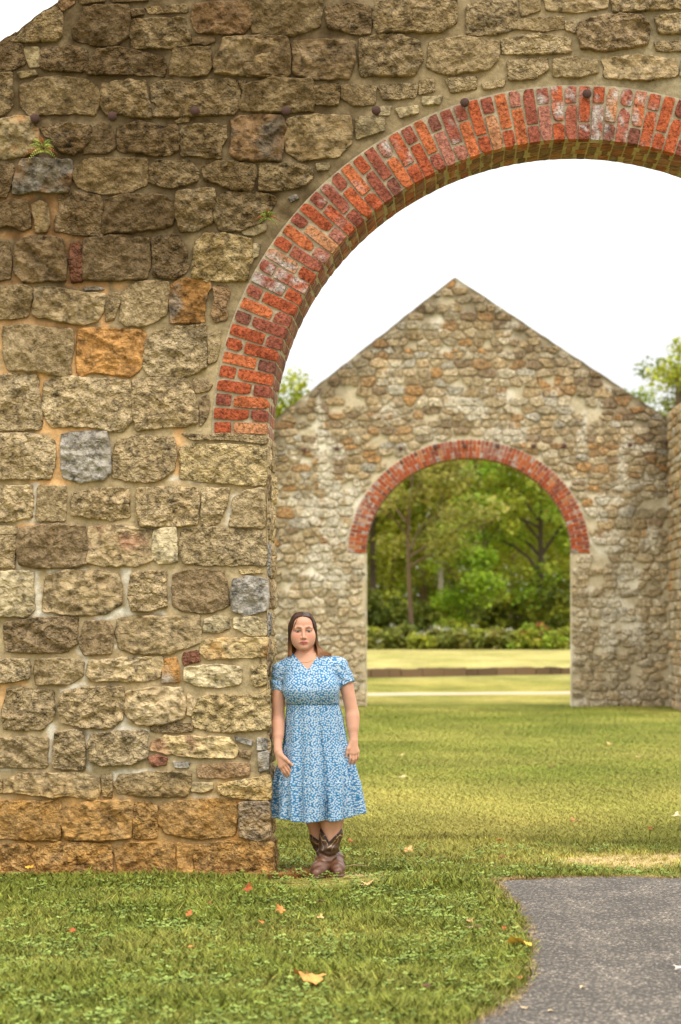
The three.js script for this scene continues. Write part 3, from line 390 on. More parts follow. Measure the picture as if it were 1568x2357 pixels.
{
  const parts = [mortarFace(FX0, FX1 + 0.5, -0.15, (x) => Math.max(farTop(x), 2), FAR, 0.06, farMortar, 0.03)];
  const jl = FAR.cx - FAR.a, jr = FAR.cx + FAR.a, f = (x, y) => farMortar(x, y);
  parts.push(roughSheet([jl, -0.15, 0], [0, 0, -TH], [0, FAR.spring + 0.15, 0], 8, 40, 0.02, f, 3), roughSheet([jr, -0.15, -TH], [0, 0, TH], [0, FAR.spring + 0.15, 0], 8, 40, 0.02, f, 5));
  parts.push(roughSheet([FX0, -0.15, -TH], [0, 0, TH], [0, farTop(FX0) + 0.15, 0], 6, 40, 0.02, f, 7), roughSheet([FX1 + 0.5, -0.15, 0], [0, 0, -TH], [0, farTop(FX1 + 0.5) + 0.15, 0], 6, 40, 0.02, f, 8));
  for (const s of [0, 1]) { const xa = s ? apexX : FX0, xb = s ? FX1 + 0.5 : apexX; parts.push(roughSheet([xa, farTop(xa) - 0.01, 0.0], [xb - xa, farTop(xb) - farTop(xa), 0], [0, 0, -TH], 60, 4, 0.03, f, 11 + s)); }
  const back = mortarFace(FX0, FX1 + 0.5, -0.15, (x) => Math.max(farTop(x), 2), FAR, 0.2, farMortar, 0.03); back.scale(1, 1, -1); back.translate(0, 0, -TH); const bi = back.index.array; for (let i = 0; i < bi.length; i += 3) { const t = bi[i]; bi[i] = bi[i + 1]; bi[i + 1] = t; } back.computeVertexNormals(); parts.push(back);
  // return wall along +z at the right hand end: inner face, end, top
  const hh = farTop(FX1 + 0.2) + 0.12; const dark = (x, y, z) => farMortar(x + z * 0.7, y);
  parts.push(roughSheet([FX1, -0.15, 0], [0, 0, sideEnd], [0, hh + 0.15, 0], 40, 60, 0.05, dark, 21), roughSheet([FX1, -0.15, sideEnd], [0.5, 0, 0], [0, hh + 0.15, 0], 8, 60, 0.03, dark, 22), roughSheet([FX1 + 0.5, -0.15, sideEnd], [0, 0, -sideEnd], [0, hh + 0.15, 0], 10, 20, 0.03, dark, 23), roughSheet([FX1, hh, sideEnd], [0.5, 0, 0], [0, 0, -sideEnd - 0.1], 4, 10, 0.03, dark, 24));
  mesh('mortar', mergeGeometries(parts), mortarMat, farWall);
  mesh('arch_mortar', ringMortar(FAR, TH, (x, y) => C(214, 196, 170).map((v) => v * (1 + 0.2 * fbm(x * 5, y * 5, 2, 2)))), mortarMat, farWall);
}
{ // rubble: uneven courses of flattish irregular stones
  const R = RNG(4242), list = [];
  const clear = (a, b) => { const u = (a - FAR.cx) / (FAR.a + FAR.ring + 0.02), v = (b - FAR.spring) / (FAR.b + FAR.ring + 0.02); return (b < FAR.spring ? Math.abs(a - FAR.cx) > FAR.a + 0.005 : u * u + v * v > 1) && b < farTop(a) - 0.015 && a > FX0 && a < FX1 - 0.005; };
  // flattened cells around jittered sites, each shrunk a little for its joint
  const AS = 2.0, sites = []; let y = -0.1, row = 0;
  while (y < apexY + 0.3) { const tall = R() < 0.3, h = tall ? 0.19 + R() * 0.09 : 0.095 + R() * 0.07; let x = FX0 - 0.3 - R() * 0.2; while (x < FX1 + 0.3) { const w = (tall ? 0.22 : 0.12) + R() * R() * 0.5; sites.push([x + w / 2 + (R() - 0.5) * 0.05, (y + h / 2 + (R() - 0.5) * 0.085) * AS]); x += w; } y += h; row++; }
  for (let i = 0; i < sites.length; i++) {
    const [sx, sy] = sites[i]; let cell = [[sx - 0.5, sy - 0.5], [sx + 0.5, sy - 0.5], [sx + 0.5, sy + 0.5], [sx - 0.5, sy + 0.5]]; const gap = 0.008 + R() * 0.016;
    for (let j = 0; j < sites.length; j++) { if (j === i) continue; const dx = sites[j][0] - sx, dy = sites[j][1] - sy, d = Math.hypot(dx, dy); if (d > 1.0) continue; const nx = dx / d, ny = dy / d, lim = d / 2 - gap, out = []; for (let k = 0; k < cell.length; k++) { const a = cell[k], b = cell[(k + 1) % cell.length], da = (a[0] - sx) * nx + (a[1] - sy) * ny - lim, db = (b[0] - sx) * nx + (b[1] - sy) * ny - lim; if (da <= 0) out.push(a); if ((da < 0) !== (db < 0)) { const t = da / (da - db); out.push([lerp(a[0], b[0], t), lerp(a[1], b[1], t)]); } } cell = out; if (!cell.length) break; }
    const skip = R(); if (cell.length < 4 || skip < 0.07) continue; const p = cell.map(([a, b]) => [a, b / AS]); let A = 0, cx = 0, cy = 0; p.forEach(([a, b], k) => { const [c, d] = p[(k + 1) % p.length]; A += (a * d - b * c) / 2; cx += a / p.length; cy += b / p.length; });
    // trim cells that cross the arch, the jambs or the slopes
    let q = p, t = 0; while (t < 12 && !q.every(([a, b]) => clear(a, b))) { t++; q = q.map(([a, b]) => (clear(a, b) ? [a, b] : [lerp(a, cx, 0.22), lerp(b, cy, 0.22)])); } if (t === 12) continue;
    list.push([q, Math.abs(A), cx, cy]);
  }
  const seen = (cx) => cx > farX(615);
  const geo = list.map(([p, , cx, cy]) => { const low = cy < 3.3, t = R(), kk = 0.82 + R() * 0.26; const base = farTone[Math.floor(t * (low ? 5 : 14))].map((v) => v * kk); return stoneGeo(p, { proud: 0.006 + R() * 0.03, rough: 0.012, seed: seedCount++, base, stain: farStain, per: 20, rings: 4, round: 1, cut: 0.12, edge: 0.016, facets: 4 }); });
  const order = list.map((_, i) => i).sort((a, b) => (seen(list[b][2]) - seen(list[a][2])) || list[b][1] - list[a][1]), rest = [];
  order.forEach((i, k) => { if (k < 298) mesh('stone', geo[i], stoneMat, farWall); else rest.push(geo[i]); });
  stuff(mesh('small_stones', mergeGeometries(rest), stoneMat, farWall));
  // return wall stones, seen edge on
  const side = []; for (const p of coursed(0.05, sideEnd - 0.03, 0.0, farTop(FX1) + 0.05, (a) => a > 0.03 && a < sideEnd - 0.02, R, [0.12, 0.24], [0.18, 0.45])) { const g = stoneGeo(p, { proud: 0.02 + R() * 0.05, rough: 0.025, seed: seedCount++, base: farTone[Math.floor(R() * 11)], per: 18, rings: 4, round: 2, edge: 0.015 }); g.rotateY(-Math.PI / 2); g.translate(FX1, 0, 0); side.push(g); }
  side.forEach((g) => mesh('return_stone', g, stoneMat, farWall));
}
{
  const put = []; ringBricks(FAR, TH, 88, (x, y, r) => { const d = Math.hypot(x - farX(828), (y - farY(1150)) * 0.5) * FS; return d < 30 ? 0.32 : r > 0.85 ? 0.4 : 0.06; }, (g, t, f) => (f === 'front' ? mesh('brick', g, brickMat, farWall) : put.push(g)), true);
  stuff(mesh('underside_bricks', mergeGeometries(put), brickMat, farWall)); put.length = 0;
  const b = bolt(0.05, 0.06); for (const [x, y] of [[923, 1033], [1003, 1028], [1070, 1027], [1145, 1027], [1228, 1027], [1299, 1026], [1450, 1024], [1531, 1019], [701, 1036], [775, 1033]]) { const m = mesh('tie_bolt', b, ironMat, farWall); m.position.set(farX(x), farY(y), 0.02); }
}
// ---------------------------------------------------------------- ground, lawn and path
const pathEdge = [[1118, 2034], [1160, 2029], [1216, 2027], [1309, 2023], [1402, 2022], [1568, 2026], [1900, 2030], [2300, 2040], [2900, 2400], [2000, 2900], [900, 2700], [990, 2400], [1072, 2356], [1136, 2320], [1174, 2289], [1198, 2240], [1202, 2178], [1194, 2140], [1168, 2091], [1136, 2054]].map(([x, y]) => onGround(x, y));
function inPoly(x, z, P) { let c = false; for (let i = 0, j = P.length - 1; i < P.length; j = i++) { const [xi, zi] = P[i], [xj, zj] = P[j]; if ((zi > z) !== (zj > z) && x < (xj - xi) * (z - zi) / (zj - zi) + xi) c = !c; } return c; }
const distPoly = (x, z, P) => { let m = 9; for (let i = 0, j = P.length - 1; i < P.length; j = i++) { const [ax, az] = P[j], [bx, bz] = P[i], dx = bx - ax, dz = bz - az, t = clamp(((x - ax) * dx + (z - az) * dz) / (dx * dx + dz * dz)); m = Math.min(m, Math.hypot(x - ax - dx * t, z - az - dz * t)); } return m; };
const GREEN = C(92, 101, 30), GREEN2 = C(126, 131, 50), STRAW = C(180, 166, 88), SOIL = C(194, 166, 118), FIELD = C(186, 176, 112);
// how dry the turf is (worn strip by the path end, paler lawn beyond), 0 lush .. 1 straw
function dryness(x, z) {
  const D = DIST - z; let d = 0.2 + 0.8 * fbm(x * 0.45, z * 0.28, 3, 3) + 0.25 * fbm(x * 2.1, z * 1.2, 9, 2);
  if (D < 14) d = 0.08 + 0.5 * fbm(x * 0.8, z * 0.8, 5, 3); else d = lerp(0.1, 1, sstep(14, 15.5, D)) * d + 0.12 * sstep(14.5, 18, D);
  d += 0.62 * sstep(1.1, 0.3, Math.hypot((x - 1.5) / 1.6, (D - 14.9) / 0.9) + 0.3 * fbm(x * 2, z * 2, 4, 3));
  d += 0.35 * sstep(1.1, 0.2, Math.hypot((x - 0.6) / 3.5, (D - 19) / 3.2) + 0.3 * fbm(x, z, 6, 3));
  if (D > 30 && D < 48) d -= 0.1;
  if (D > 64) d += 0.55 * sstep(64.5, 68, D) * (0.8 + 0.5 * fbm(x * 0.15, z * 0.3, 2, 2));
  return clamp(d);
}
const wornSoil = (x, z) => { const D = DIST - z; return Math.max(sstep(1.0, 0.45, Math.hypot((x - 1.5) / 1.35, (D - 14.95) / 0.7) + 0.55 * fbm(x * 3, z * 3, 4, 3)), sstep(1.0, 0.5, Math.hypot((x + 0.2) / 0.95, (D - 14.15) / 0.24) + 0.5 * fbm(x * 5, z * 5, 8, 3)) * 0.8, sstep(0.1, 0.02, Math.abs(z - 0.04)) * (x < -1.15 ? 1 : 0)); };
{
  const zs = []; for (let D = -14; D < 7; D += 1) zs.push(DIST - D); for (let D = 7; D < 22; D += 0.12) zs.push(DIST - D); for (let D = 22; D < 60; D *= 1.012) zs.push(DIST - D); for (let D = 60; D < 120; D += 1.2) zs.push(DIST - D); for (let D = 122; D < 620; D *= 1.08) zs.push(DIST - D);
  const us = []; for (let i = 0; i <= 140; i++) { const t = i / 70 - 1; us.push(Math.sign(t) * (Math.abs(t) * 9 + Math.pow(Math.abs(t), 6) * 300)); }
  const pos = [], uv = [], col = [], idx = [], W = us.length;
  for (const z of zs) for (const x of us) { const D = DIST - z, k = 1 + 0.3 * fbm(x * 1.3, z * 1.3, 7, 3); pos.push(x, groundY(x, z), z); uv.push(x, z); const d = dryness(x, z); let c = mix3(mix3(GREEN, GREEN2, clamp(0.5 + noise(x, z, 2))), D > 60 ? FIELD : STRAW, d); c = mix3(c, SOIL, Math.max(wornSoil(x, z), D < 17 ? 0.35 * (1 - d) : 0.1)); col.push(c[0] * k * 1.3, c[1] * k * 1.3, c[2] * k * 1.3); }
  for (let j = 0; j < zs.length - 1; j++) for (let i = 0; i < W - 1; i++) { const a = j * W + i; idx.push(a, a + 1, a + W, a + 1, a + W + 1, a + W); }
  const tex = dataTex(1024, (u, v) => { const a = pfbm(u, v, 40, 71, 5, 0.7), b = pnoise(u, v, 300, 7), g = 0.74 + (a - 0.5) * 0.9 + (b - 0.5) * 0.35; return [g * 1.02, g, g * 0.9]; });
  const m = new THREE.MeshPhysicalMaterial({ specularIntensity: 0.2, vertexColors: true, map: rep(tex, 0.4), bumpMap: rep(tex, 0.4), bumpScale: 0.03, roughness: 1 });
  structure(mesh('ground', geoFrom(pos, idx, { uv, col }), m), 'green and straw coloured lawn running back to the trees', 'ground');
}
{ // asphalt path: slightly crumbled edge, aggregate relief
  const s = new THREE.Shape(), pts = []; for (let i = 0; i < pathEdge.length; i++) { const a = pathEdge[i], b = pathEdge[(i + 1) % pathEdge.length], n = Math.max(1, Math.ceil(Math.hypot(b[0] - a[0], b[1] - a[1]) / 0.04)); for (let k = 0; k < n; k++) { const x = lerp(a[0], b[0], k / n), z = lerp(a[1], b[1], k / n); pts.push([x + 0.075 * fbm(x * 6, z * 6, 1, 4), z + 0.075 * fbm(x * 6, z * 6, 5, 4)]); } }
  pts.forEach(([x, z], i) => (i ? s.lineTo(x, -z) : s.moveTo(x, -z)));
  const g = new THREE.ExtrudeGeometry(s, { depth: 0.06, bevelEnabled: false, curveSegments: 1 }); g.rotateX(-Math.PI / 2); g.translate(0, -0.042, 0);
  const N = 1024, cell = 110, R = RNG(9), px = [], tone = []; for (let i = 0; i < cell * cell; i++) { px.push([R(), R()]); tone.push(R()); }
  const agg = (u, v) => { const x = u * cell, y = v * cell, i = Math.floor(x), j = Math.floor(y); let b = 9, t = 0, b2 = 9; for (let a = -1; a <= 1; a++) for (let c = -1; c <= 1; c++) { const ii = (i + a + cell) % cell, jj = (j + c + cell) % cell, k = jj * cell + ii, d = Math.hypot(i + a + px[k][0] - x, j + c + px[k][1] - y); if (d < b) { b2 = b; b = d; t = tone[k]; } else if (d < b2) b2 = d; } return [b, t, b2 - b]; };
  const tex = dataTex(N, (u, v) => { const [b, t, e] = agg(u, v), w = pfbm(u, v, 5, 41, 4); let k = (0.25 + 0.26 * Math.pow(t, 5) + 0.15 * t) * (0.8 + 0.4 * w) * (e < 0.18 ? 0.7 : 1); return [k * 1.06, k * 0.98, k * 0.9]; }, true);
  const bmp = dataTex(N, (u, v) => { const [b, t] = agg(u, v); return clamp(1 - b * 0.9) * (0.5 + 0.5 * t); });
  const m = new THREE.MeshStandardMaterial({ map: rep(tex, 0.8), bumpMap: rep(bmp, 0.8), bumpScale: 0.006, roughness: 0.92, color: new THREE.Color().setRGB(1.12, 1.09, 1.0) });
  structure(mesh('asphalt_path', g, m), 'grey asphalt path ending in the grass at the arch', 'path');
}
const leafyMat = new THREE.MeshPhysicalMaterial({ vertexColors: true, roughness: 0.7, side: THREE.DoubleSide, transmission: 0.0, specularIntensity: 0.4 });
function tuft(seed, blades, hgt, spread, width) { // merged curved blades
  const R = RNG(seed), pos = [], idx = [], col = [];
  for (let b = 0; b < blades; b++) {
    const a = R() * 6.283, r = Math.sqrt(R()) * spread, x = Math.cos(a) * r, z = Math.sin(a) * r, d = R() * 6.283, lean = hgt * (0.25 + R() * 0.9), h = hgt * (0.5 + R() * 0.6), w = width * (0.6 + R() * 0.6), k = 0.75 + R() * 0.5, o = pos.length / 3;
    const nx = -Math.sin(d) * w / 2, nz = Math.cos(d) * w / 2;
    for (let s = 0; s <= 2; s++) { const t = s / 2, q = s === 2 ? 0.05 : 1 - t * 0.35, cx = x + Math.cos(d) * lean * t * t, cz = z + Math.sin(d) * lean * t * t, cy = h * (t - 0.25 * t * t) * 1.2 - 0.004; pos.push(cx - nx * q, cy, cz - nz * q, cx + nx * q, cy, cz + nz * q); col.push(k, k, k, k, k, k); }
    for (let s = 0; s < 2; s++) { const p = o + s * 2; idx.push(p, p + 1, p + 2, p + 1, p + 3, p + 2); }
  }
  return geoFrom(pos, idx, { col });
}
function scatter(name, geo, mat, spots, label, cat) {
  const im = new THREE.InstancedMesh(geo, mat, spots.length), M = new THREE.Matrix4(), q = new THREE.Quaternion(), up = new THREE.Vector3(0, 1, 0), col = new THREE.Color();
  spots.forEach((s, i) => { q.setFromAxisAngle(up, s.a); M.compose(new THREE.Vector3(s.x, s.y ?? groundY(s.x, s.z), s.z), q, new THREE.Vector3(s.s, s.sy ?? s.s, s.s)); im.setMatrixAt(i, M); im.setColorAt(i, col.setRGB(...s.c)); });
  im.name = name; im.castShadow = im.receiveShadow = true; scene.add(im); return stuff(im, label, cat);
}
{
  const R = RNG(2024), near = [], mid = [], clover = [], straw = [];
  const free = (x, z) => { if (z < 0.02 && z > -TH - 0.02 && x < -1.16 && x > NX0) return false; if (z < 8 && inPoly(x, z, pathEdge) && distPoly(x, z, pathEdge) > 0.005 + 0.03 * R()) return false; return true; };
  const lushness = (x, z) => { const d = dryness(x, z), w = wornSoil(x, z); return { d, w }; };
  for (let i = 0; i < 150000; i++) { // close lawn
    const D = 8.2 + R() * 8.6, x = (-1040 - 260 + R() * (1568 + 520)) / FOCAL * D, z = DIST - D; if (!free(x, z)) continue;
    const { d, w } = lushness(x, z); if (R() < w * 0.92) continue;
    let c = mix3(mix3(GREEN, GREEN2, R()), STRAW, clamp(d * 0.9 + (R() < 0.06 ? 0.6 : 0) + (R() - 0.5) * 0.2)); const pv = fbm(x * 2.3, z * 2.3, 31, 3), k = (0.72 + R() * 0.55) * (1.1 + 0.6 * pv);
    near.push({ x, z, a: R() * 6.28, s: (0.6 + R() * 0.6 + (R() < 0.02 ? 0.5 : 0)) * (1 - 0.8 * fbm(x * 1.5, z * 1.5, 41, 2)) * (Math.hypot(x + 0.8, (z - 0.3) * 0.7) < 0.4 ? 0.2 : 1) * (D > 14 ? 0.78 : 1) * (D > 13.3 && D < 14 ? 1.05 : 1), c: c.map((v) => v * k) });
  }
  for (let i = 0; i < 190000; i++) { // lawn inside the ruin
    const D = 16.5 * Math.pow(46 / 16.5, Math.pow(R(), 0.8)), x = (-600 + R() * (1568 - 400)) / FOCAL * D, z = DIST - D; if (!free(x, z)) continue;
    const { d } = lushness(x, z); const c = mix3(mix3(GREEN, GREEN2, R()), STRAW, clamp(d * 0.8 + (R() - 0.5) * 0.3)), k = (0.88 + R() * 0.5) * (1 + 0.35 * fbm(x * 0.9, z * 0.5, 31, 3));
    mid.push({ x, z, a: R() * 6.28, s: 0.8 + D / 40 * (0.7 + R() * 0.6), sy: 0.7 + R() * 0.5, c: c.map((v) => v * k) });
  }
  for (let i = 0; i < 11000; i++) { const D = 8.2 + R() * 7.6, x = (-1300 + R() * 2000) / FOCAL * D, z = DIST - D; if (!free(x, z)) continue; if (fbm(x * 2.6, z * 2.6, 21, 3) < R() * 0.5 - 0.3 || R() < wornSoil(x, z) || R() < dryness(x, z)) continue; const k = 0.7 + R() * 0.6; clover.push({ x, z, a: R() * 6.28, s: 0.45 + R() * 0.65, c: mix3(C(108, 126, 50), C(142, 156, 80), R()).map((v) => v * k) }); }
  for (let i = 0; i < 5200; i++) { const t = R(), x = t < 0.35 ? -1.12 + R() * 0.34 : -3.2 + R() * 2.2, z = t < 0.35 ? 0.06 - R() * 0.34 - 0.02 : 0.03 + R() * 0.07; if (z < 0.01 && x < -1.14) continue; const k = 0.7 + R() * 0.6; straw.push({ x, z, a: R() * 6.28, s: 0.55 + R() * 0.7, sy: 0.3 + R() * 0.55, c: mix3(C(176, 118, 62), C(206, 164, 100), R()).map((v) => v * k) }); }
  for (let i = 0; i < 9000; i++) { const x = -0.2 + R() * 3.6, z = -2.2 + R() * 2.3; if (!free(x, z) || R() > wornSoil(x, z) * 1.1 + 0.05) continue; const k = 0.8 + R() * 0.5; straw.push({ x, z, a: R() * 6.28, s: 0.4 + R() * 0.6, sy: 0.15 + R() * 0.3, c: mix3(C(196, 172, 112), C(222, 204, 148), R()).map((v) => v * k) }); }
  for (let i = 0; i < 2600; i++) { const a = pathEdge[(i * 7) % pathEdge.length], b = pathEdge[((i * 7) + 1) % pathEdge.length], t = R(), x = lerp(a[0], b[0], t) + (R() - 0.5) * 0.14, z = lerp(a[1], b[1], t) + (R() - 0.5) * 0.14; if (x > 2.4 || z > 6.5) continue; const k = 0.7 + R() * 0.6; straw.push({ x, z, y: groundY(x, z) + 0.016, a: R() * 6.28, s: 0.3 + R() * 0.5, sy: 0.1 + R() * 0.4, c: mix3(C(150, 110, 66), C(200, 176, 118), R()).map((v) => v * k) }); }
  const gm = new THREE.MeshPhysicalMaterial({ specularIntensity: 0.35, vertexColors: true, roughness: 0.75, side: THREE.DoubleSide });
  const cut = (a, n) => a.filter((_, i) => i % n === 0), third = (a, n, k) => a.filter((_, i) => i % n === k);
  scatter('grass', tuft(3, 9, 0.05, 0.035, 0.0062), gm, third(near, 3, 0), 'short lush grass blades on the lawn before the arch', 'grass');
  scatter('grass_001', tuft(4, 8, 0.042, 0.04, 0.0075), gm, third(near, 3, 1), 'short flat grass blades on the lawn before the arch', 'grass');
  scatter('grass_002', tuft(5, 9, 0.058, 0.03, 0.0055), gm, third(near, 3, 2), 'thin upright grass blades on the lawn before the arch', 'grass');
  scatter('grass_003', tuft(6, 12, 0.042, 0.06, 0.0062), gm, mid, 'mown grass inside the ruin between the two arches', 'grass');
  { // clover: three rounded leaflets on a stem
    const pos = [], idx = [], col = []; const Rr = RNG(5);
    for (let s = 0; s < 3; s++) { const bx = (Rr() - 0.5) * 0.05, bz = (Rr() - 0.5) * 0.05, hy = 0.026 + Rr() * 0.022, tl = (Rr() - 0.5) * 0.6; for (let l = 0; l < 3; l++) { const a = l * 2.094 + s, o = pos.length / 3, n = 7, r = 0.0095 + Rr() * 0.003; pos.push(bx, hy, bz); col.push(0.85, 0.85, 0.85); for (let k = 0; k <= n; k++) { const t = -1.25 + k / n * 2.5, rr = r * (2 - 0.55 * Math.abs(t)) * (Math.abs(k - n / 2) < 0.6 ? 0.92 : 1), x = Math.cos(a + t * 0.62) * rr, z = Math.sin(a + t * 0.62) * rr; pos.push(bx + x, hy + 0.004 * Math.cos(t * 2) + x * tl, bz + z); col.push(1, 1, 1); } for (let k = 1; k <= n; k++) idx.push(o, o + k + 1, o + k); } }
    scatter('clover', geoFrom(pos, idx, { col }), gm, clover, 'low clover leaves spread through the near lawn', 'clover');
  }
  scatter('dry_straw', tuft(8, 10, 0.06, 0.05, 0.004), gm, straw, 'dry brown straw lying along the foot of the near wall', 'straw');
}
// pale path and dark stone edging beyond the far arch
function ribbon(name, x0, y0, x1, y1, D0, D1, w, h, mat, n = 40) { const A = new THREE.Vector3((x0 - 1040) / FOCAL * D0, 0, DIST - D0), B = new THREE.Vector3((x1 - 1040) / FOCAL * D1, 0, DIST - D1), pos = [], idx = []; const dir = B.clone().sub(A).normalize(), s = new THREE.Vector3(-dir.z, 0, dir.x); for (let i = 0; i <= n; i++) { const p = A.clone().lerp(B, i / n), j = 0.02 * noise(i * 0.7, 1, h); for (const [k, e] of [[-1, 0], [-0.92, 1], [0.92, 1], [1, 0]]) { const q = p.clone().addScaledVector(s, k * w / 2 + j); pos.push(q.x, groundY(q.x, q.z) + (e ? h * (1 + 0.2 * noise(i * 0.9, k, 4)) : -0.05), q.z); } } for (let i = 0; i < n; i++) for (let k = 0; k < 3; k++) { const a = i * 4 + k; idx.push(a, a + 1, a + 4, a + 1, a + 5, a + 4); } return mesh(name, geoFrom(pos, idx), mat); }
const pale = new THREE.MeshStandardMaterial({ color: new THREE.Color().setRGB(...C(186, 168, 138)), roughness: 0.95 });
structure(ribbon('path', 300, 0, 1900, 0, 51.2, 54.4, 1.0, 0.03, pale), 'pale narrow path crossing the lawn beyond the far arch', 'path');
// ---------------------------------------------------------------- low stone edging, trees and shrubs beyond the far arch
{ // low dark edging of rough blocks, each block a part
  const g = group('stone_edging', 0, 0, 0), R = RNG(31), m = new THREE.MeshStandardMaterial({ vertexColors: true, roughness: 0.95, bumpMap: stoneRelief, bumpScale: 0.01 });
  const A = [(700 - 1040) / FOCAL * 62.0, DIST - 62.0], B = [(1500 - 1040) / FOCAL * 67, DIST - 67]; const L = Math.hypot(B[0] - A[0], B[1] - A[1]), dx = (B[0] - A[0]) / L, dz = (B[1] - A[1]) / L; let s = 0;
  while (s < L) { const w = 0.35 + R() * 0.4, h = lerp(0.27, 0.17, s / L) * (0.9 + R() * 0.2), b = new THREE.BoxGeometry(w - 0.02, h + 0.1, 0.4, 4, 3, 2), p = b.attributes.position; for (let i = 0; i < p.count; i++) { const x = p.getX(i), y = p.getY(i), z = p.getZ(i); p.setXYZ(i, x + 0.015 * noise(x * 9 + s, y * 9, z), y + 0.03 * noise(x * 7 + s, y * 7, z + 4), z + 0.03 * noise(x * 8 + s, y * 8, z + 9)); } b.computeVertexNormals(); const k = 0.7 + R() * 0.6; setColor(b, () => C(112, 88, 62).map((v) => v * k)); b.rotateY(-Math.atan2(dz, dx)); const x = A[0] + dx * (s + w / 2), z = A[1] + dz * (s + w / 2); b.translate(x, groundY(x, z) + h / 2 - 0.05, z); mesh('edging_stone', b, m, g); s += w; }
  tag(g, 'low dark stone edging running across the lawn beyond the far arch', 'edging');
}
const barkMat = new THREE.MeshStandardMaterial({ vertexColors: true, roughness: 0.95, bumpMap: rep(stoneRelief, 0.7), bumpScale: 0.03 });
const treeLeafMat = new THREE.MeshPhysicalMaterial({ vertexColors: true, roughness: 0.62, side: THREE.DoubleSide, specularIntensity: 0.2, transmission: 0.5, thickness: 0 });
function leaves(centers, perClump, clumpR, size, colors, seed, lift = 0.35) { // centers [x,y,z,r]
  const R = RNG(seed), pos = [], idx = [], col = [];
  for (const [cx, cy, cz, cr, tone] of centers) {
    const ck = colors[tone ?? Math.floor(R() * colors.length)], n = Math.round(perClump * (cr || 1));
    for (let i = 0; i < n; i++) {
      let x, y, z, d; do { x = R() * 2 - 1; y = R() * 2 - 1; z = R() * 2 - 1; d = x * x + y * y + z * z; } while (d > 1 || d < 0.08);
      const q = clumpR * (cr || 1), px = cx + x * q, py = cy + y * q * 0.68, pz = cz + z * q, s = size * (0.6 + R() * 0.8);
      const a = R() * 6.283, tilt = (R() - 0.4) * 1.5, ux = Math.cos(a), uz = Math.sin(a), droop = -0.35 - R() * 0.5;
      const L = [ux * s, droop * s, uz * s], wv = [-uz * s * 0.42, tilt * s * 0.3, ux * s * 0.42], o = pos.length / 3, k = 0.68 + R() * 0.62, hue = (R() - 0.5) * 0.14;
      pos.push(px, py, pz, px + L[0] * 0.5 + wv[0], py + L[1] * 0.35 + wv[1] + s * 0.08, pz + L[2] * 0.5 + wv[2], px + L[0], py + L[1], pz + L[2], px + L[0] * 0.5 - wv[0], py + L[1] * 0.35 - wv[1] + s * 0.08, pz + L[2] * 0.5 - wv[2]);
      for (let v = 0; v < 4; v++) col.push(ck[0] * k * (1 + hue), ck[1] * k, ck[2] * k * (1 - hue)); idx.push(o, o + 1, o + 2, o, o + 2, o + 3);
    }
  }
  return geoFrom(pos, idx, { col });
}
const LEAF = { mid: [C(180, 184, 70), C(192, 194, 80), C(166, 172, 64)], bright: [C(164, 190, 58), C(176, 196, 70), C(146, 174, 52)], dark: [C(138, 146, 62), C(150, 156, 68), C(122, 134, 58)], olive: [C(170, 164, 80), C(156, 158, 72), C(180, 172, 90)], yellow: [C(178, 178, 62), C(160, 170, 60), C(140, 160, 54)] };
